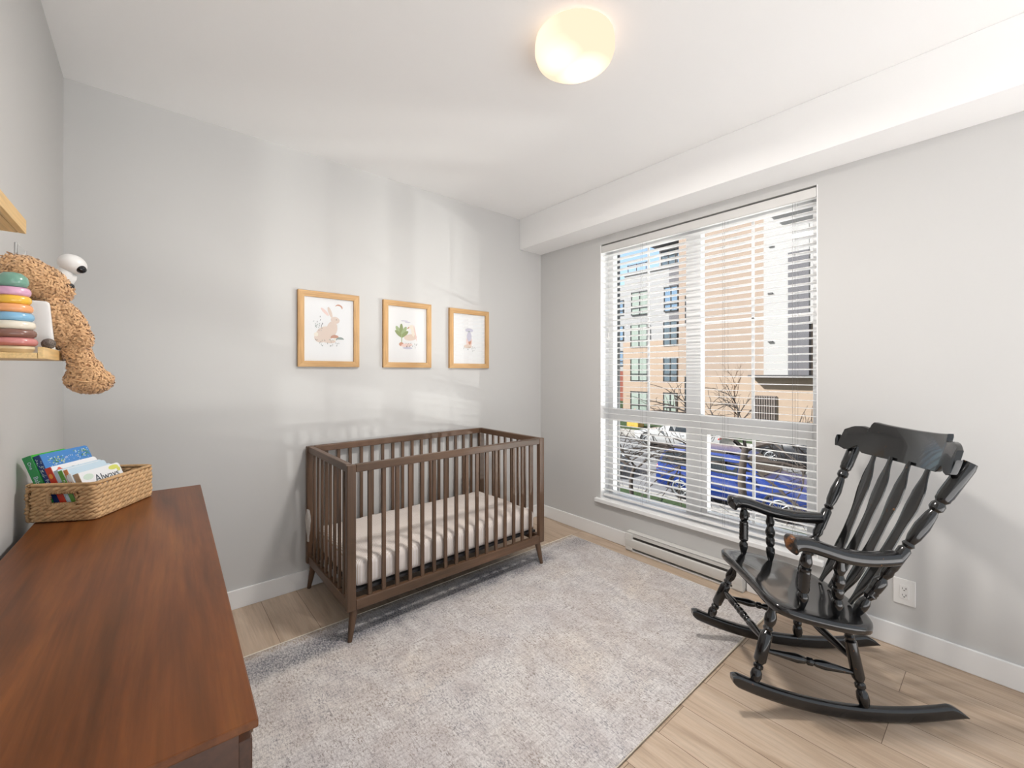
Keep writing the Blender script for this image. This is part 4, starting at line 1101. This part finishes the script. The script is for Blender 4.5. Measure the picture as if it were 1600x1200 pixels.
# cars
def wheel_set(e, L, wb0, wb1, W, R=.33):
    tyre = M['tyre']; rim = M['rim']
    for x in (wb0, wb1):
        for s in (-1, 1):
            y = s*(W/2-.11)
            b = B(); mt = Matrix.Rotation(PI/2, 4, 'X')
            lathe(b, (x, y, R), [(.05, -.10), (R*.72, -.105), (R*.97, -.09), (R, -.05), (R, .05), (R*.97, .09), (R*.72, .105), (.05, .10)], 28, mtx=mt)
            w = obj('wheel', b, tyre, e, 40)
            b = B(); yy = y + s*.108
            for k in range(10):
                a = 2*PI*k/10; d = Vector((math.cos(a), 0, math.sin(a))); q = Vector((-math.sin(a), 0, math.cos(a)))
                p0 = Vector((x, yy, R)) + d*.04; p1 = Vector((x, yy, R)) + d*R*.66
                tube(b, [p0, p1], .018, 5)
            tube(b, [Vector((x+math.cos(t)*R*.68, yy, R+math.sin(t)*R*.68)) for t in [2*PI*i/24 for i in range(24)]], .022, 5, loop=True)
            tube(b, [Vector((x, yy-s*.03, R)), Vector((x, yy+s*.02, R))], .06, 10)
            obj('rim', b, rim, w)
M['tyre'] = mat('tyre_rubber', '#1b1b1c', .8); M['rim'] = mat('alloy', '#a9abad', .3, .8)
M['carglass'] = mat('car_glass', '#10161a', .05, spec=.9)
M['headlamp'] = mat('headlamp', '#c9d0d4', .1); M['taillamp'] = mat('tail_lamp', '#b3201c', .25)
def car(name, loc, rz, paint, label, L=4.3, W=1.8, Ht=1.5, style='hatch'):
    e = empty(name, loc, rz); tag(e, label, 'car'); hl, hw = L/2, W/2
    # stations along x (front at +x): x, bottom, belt z, roof z, half width, roof half width
    if style == 'hatch':
        st = [(-1, .45, .62, .70, .78, .72), (-.985, .28, .80, .95, .90, .74), (-.90, .22, .92, 1.30, .97, .70), (-.80, .20, .94, 1.47, .99, .70), (-.45, .20, .94, 1.5, 1, .72), (-.05, .20, .93, 1.5, 1, .72), (.14, .20, .92, 1.43, 1, .71), (.42, .20, .93, .985, 1, .74), (.70, .20, .86, .93, .99, .72), (.90, .22, .76, .84, .93, .68), (.985, .28, .62, .70, .80, .62), (1, .42, .55, .60, .66, .55)]
    else:
        st = [(-1, .45, .70, .80, .78, .70), (-.985, .28, .86, .96, .90, .72), (-.85, .20, .92, 1.02, .97, .70), (-.66, .20, .93, 1.10, .99, .68), (-.42, .20, .93, 1.41, 1, .66), (-.05, .20, .92, 1.43, 1, .66), (.10, .20, .90, 1.38, 1, .66), (.40, .20, .88, .95, 1, .72), (.70, .20, .80, .88, .99, .72), (.90, .22, .72, .78, .93, .68), (.985, .28, .60, .66, .80, .62), (1, .42, .52, .57, .66, .55)]
    k = Ht/1.5
    def sec(x, zb, zt, zr, w, rw):
        zb, zt, zr = zb*k, zt*k, zr*k; x *= hl; w *= hw; rw *= hw
        h = [(w*.9, zb), (w, zb+.12), (w*1.0, (zb+zt)/2), (w*.975, zt), (rw+(w*.975-rw)*.12, zr-.05*(zr-zt)), (rw*.86, zr), (0, zr+.012)]
        return [Vector((x, y, z)) for y, z in h] + [Vector((x, -y, z)) for y, z in h[-2::-1]]
    b = B(); rings(b, [sec(*s) for s in st]); bd = obj('body', b, paint, e, 38)
    # glasshouse
    cab = [s for s in st if (s[3]-s[2]) > .12]
    for sgn in (-1, 1):
        b = B(); prev = None; n0 = len(st)
        lo = []; hi = []
        for s in st:
            if s[3]-s[2] < .35: continue
            x = s[0]*hl; zt = s[2]*k+.03; zr = s[3]*k-.10
            y0 = hw*s[4]*.975+.004; y1 = s[5]*hw+(y0-s[5]*hw)*.2+.006
            lo.append(Vector((x, sgn*y0, zt))); hi.append(Vector((x, sgn*y1, zr)))
        for i in range(len(lo)-1): b.faces.new([b.verts.new(p) for p in (lo[i], lo[i+1], hi[i+1], hi[i])])
        bmesh.ops.remove_doubles(b, verts=b.verts, dist=1e-4)
        r = bmesh.ops.extrude_face_region(b, geom=list(b.faces)); bmesh.ops.translate(b, vec=(0, -sgn*.01, 0), verts=[v for v in r['geom'] if isinstance(v, bmesh.types.BMVert)])
        obj('side_glass', b, M['carglass'], e)
    def screen(a, c, nm):
        b = B(); o = Vector(((.012 if a[0] < c[0] else -.012)*1, 0, .012))
        def q(s, f, side): 
            return Vector((s[0]*hl, side*(s[5]*hw*.9 + (s[4]*hw*.8-s[5]*hw*.9)*f), s[3]*k))
        t0, t1 = .10, .94
        p = [q(a, 0, 1), q(a, 0, -1), q(c, 1, -1), q(c, 1, 1)]
        A = p[0].lerp(p[3], t0); D = p[0].lerp(p[3], t1); Bq = p[1].lerp(p[2], t0); Cq = p[1].lerp(p[2], t1)
        vs = [b.verts.new(v+o) for v in (A, Bq, Cq, D)]; b.faces.new(vs)
        r = bmesh.ops.extrude_face_region(b, geom=list(b.faces)); bmesh.ops.translate(b, vec=-o*.6, verts=[v for v in r['geom'] if isinstance(v, bmesh.types.BMVert)])
        obj(nm, b, M['carglass'], e)
    screen(st[6], st[7], 'windscreen'); screen(st[3] if style == 'hatch' else st[4], st[2] if style == 'hatch' else st[3], 'rear_window')
    wheel_set(e, L, -.60*hl, .62*hl, W)
    # arches
    for x in (-.60*hl, .62*hl):
        for s in (-1, 1):
            b = B(); tube(b, [Vector((x+math.cos(t)*.39, s*(hw*.995), .33+math.sin(t)*.39)) for t in [PI*i/14 for i in range(15)]], .035, 6); obj('wheel_arch', b, M['dark'], e)
    for s in (-1, 1):
        b = B(); ball(b, (.93*hl, s*hw*.68, .66*k), (.16, .22, .085), u=14, v=8); obj('headlamp', b, M['headlamp'], e, 180)
        b = B(); ball(b, (-.965*hl, s*hw*.74, .80*k), (.07, .16, .10), u=14, v=8); obj('tail_lamp', b, M['taillamp'], e, 180)
        b = B(); ball(b, (.30*hl, s*(hw+.08), .98*k), (.06, .10, .07), u=12, v=8); obj('wing_mirror', b, paint, e, 180)
        b = B()
        for x in (-.25, .12): box(b, (x*hl, s*hw*1.0-.02, .78*k), (x*hl+.16, s*hw*1.0+.02, .81*k), .005)
        obj('door_handles', b, paint, e)
    return e
pm = lambda n, c: mat(n, c, .25, .2, coat=.6)
car('hatchback', (13.15, 5.15, GZ+.001), -PI/2, pm('blue_paint', '#0b2665'), 'bright blue hatchback parked nearest below the window', 4.4, 1.85, 1.55)
car('saloon_car', (20.3, 10.65, GZ+.001), PI/2, pm('white_paint', '#979797'), 'white saloon car parked on the far side of the street', 4.5, 1.8, 1.5, 'saloon')
car('dark_car', (20.3, 4.9, GZ+.001), PI/2, pm('black_paint', '#222226'), 'black car parked behind the white one across the street', 4.6, 1.85, 1.5)
car('silver_car', (13.2, 11.6, GZ+.001), -PI/2, pm('silver_paint', '#81909d'), 'silver blue car parked ahead of the bright blue hatchback, left', 4.4, 1.8, 1.45, 'saloon')

# bare trees
M['bark'] = mat('dark_bark', '#2e2621', .9, var=.3, vscale=10)
M['twig'] = mat('brown_bark', '#5f4a3a', .9)
def tree(name, base, trunk, limbs, seed, label, m, depth=3, r0=.09, tw=1.0, droop=.25, spread=.7):
    r = random.Random(seed); b = B(); base = Vector(base)
    tube(b, smooth_path([base + Vector(p) for p in trunk], 5), [r0*(1.15-.45*i/(5*(len(trunk)-1))) for i in range(5*(len(trunk)-1)+1)], 8)
    def grow(p, d, L, rad, lev):
        n = 6; pts = [p]; q = p.copy(); dd = d.normalized()
        for i in range(n):
            dd = (dd + Vector((r.uniform(-.22, .22), r.uniform(-.22, .22), r.uniform(-.20, .16) - droop*.15*lev))).normalized()
            q = q + dd*L/n; pts.append(q.copy())
        tube(b, pts, [rad*(1-.62*i/n) for i in range(n+1)], 5)
        if lev <= 0: return
        for i in range(2, n+1):
            for _ in range(2 if lev > 1 else 1):
                side = Vector((r.uniform(-1, 1), r.uniform(-1, 1), r.uniform(-.35, .9))).normalized()
                grow(pts[i], (dd*.7+side*spread).normalized(), L*r.uniform(.42, .66)*tw, rad*.42, lev-1)
    for p, d, L, rad in limbs: grow(base+Vector(p), Vector(d), L, rad, depth-1)
    o = obj(name, b, m, None, 60); o.location = (0, 0, 0); tag(o, label, 'tree'); return o
tree('bare_tree', (9, 3.39, GZ), [(0, 0, .03), (.05, .02, .9), (-.05, .05, 1.7), (0, 0, 2.35)],
     [((0, 0, 2.3), (.1, .75, .5), 1.6, .050), ((0, 0, 2.3), (.3, -.7, .55), 1.5, .050), ((0, 0, 2.2), (-.2, .9, .15), 2.0, .045), ((0, 0, 2.1), (.1, -.9, .12), 1.9, .045), ((0, 0, 2.35), (.2, .1, 1), 1.0, .035), ((-.02, .02, 2.0), (.2, 1, -.05), 2.3, .04), ((0, 0, 2.25), (.4, -.4, .4), 1.3, .04), ((0, 0, 1.9), (.1, -1, -.1), 1.6, .03)],
     11, 'dark bare spreading tree between the window and the blue car', M['bark'])
tree('sapling', (24.4, 9.75, GZ+.1), [(0, 0, 0), (.02, 0, 1.6), (0, 0, 3.0)],
     [((0, 0, 1.9+.3*k), (.1*(-1)**k, (-1)**k*.45, .9), 1.5-.15*k, .022) for k in range(6)], 5, 'thin bare upright sapling before the tan brick wall', M['twig'], 2, .045, .8, 0, .45)
tree('bare_tree', (10, 6.6, GZ), [(0, 0, .03), (.0, .1, .8), (.05, .0, 1.3)],
     [((.05, 0, 1.2), (.1, .8, .35), 1.5, .045), ((.05, 0, 1.25), (.1, .7, .7), 1.1, .035), ((.05, 0, 1.2), (.2, -.6, .5), 1.2, .035)], 21, 'small dark bare tree in front of the silver car, left side', M['bark'], 3, .06)
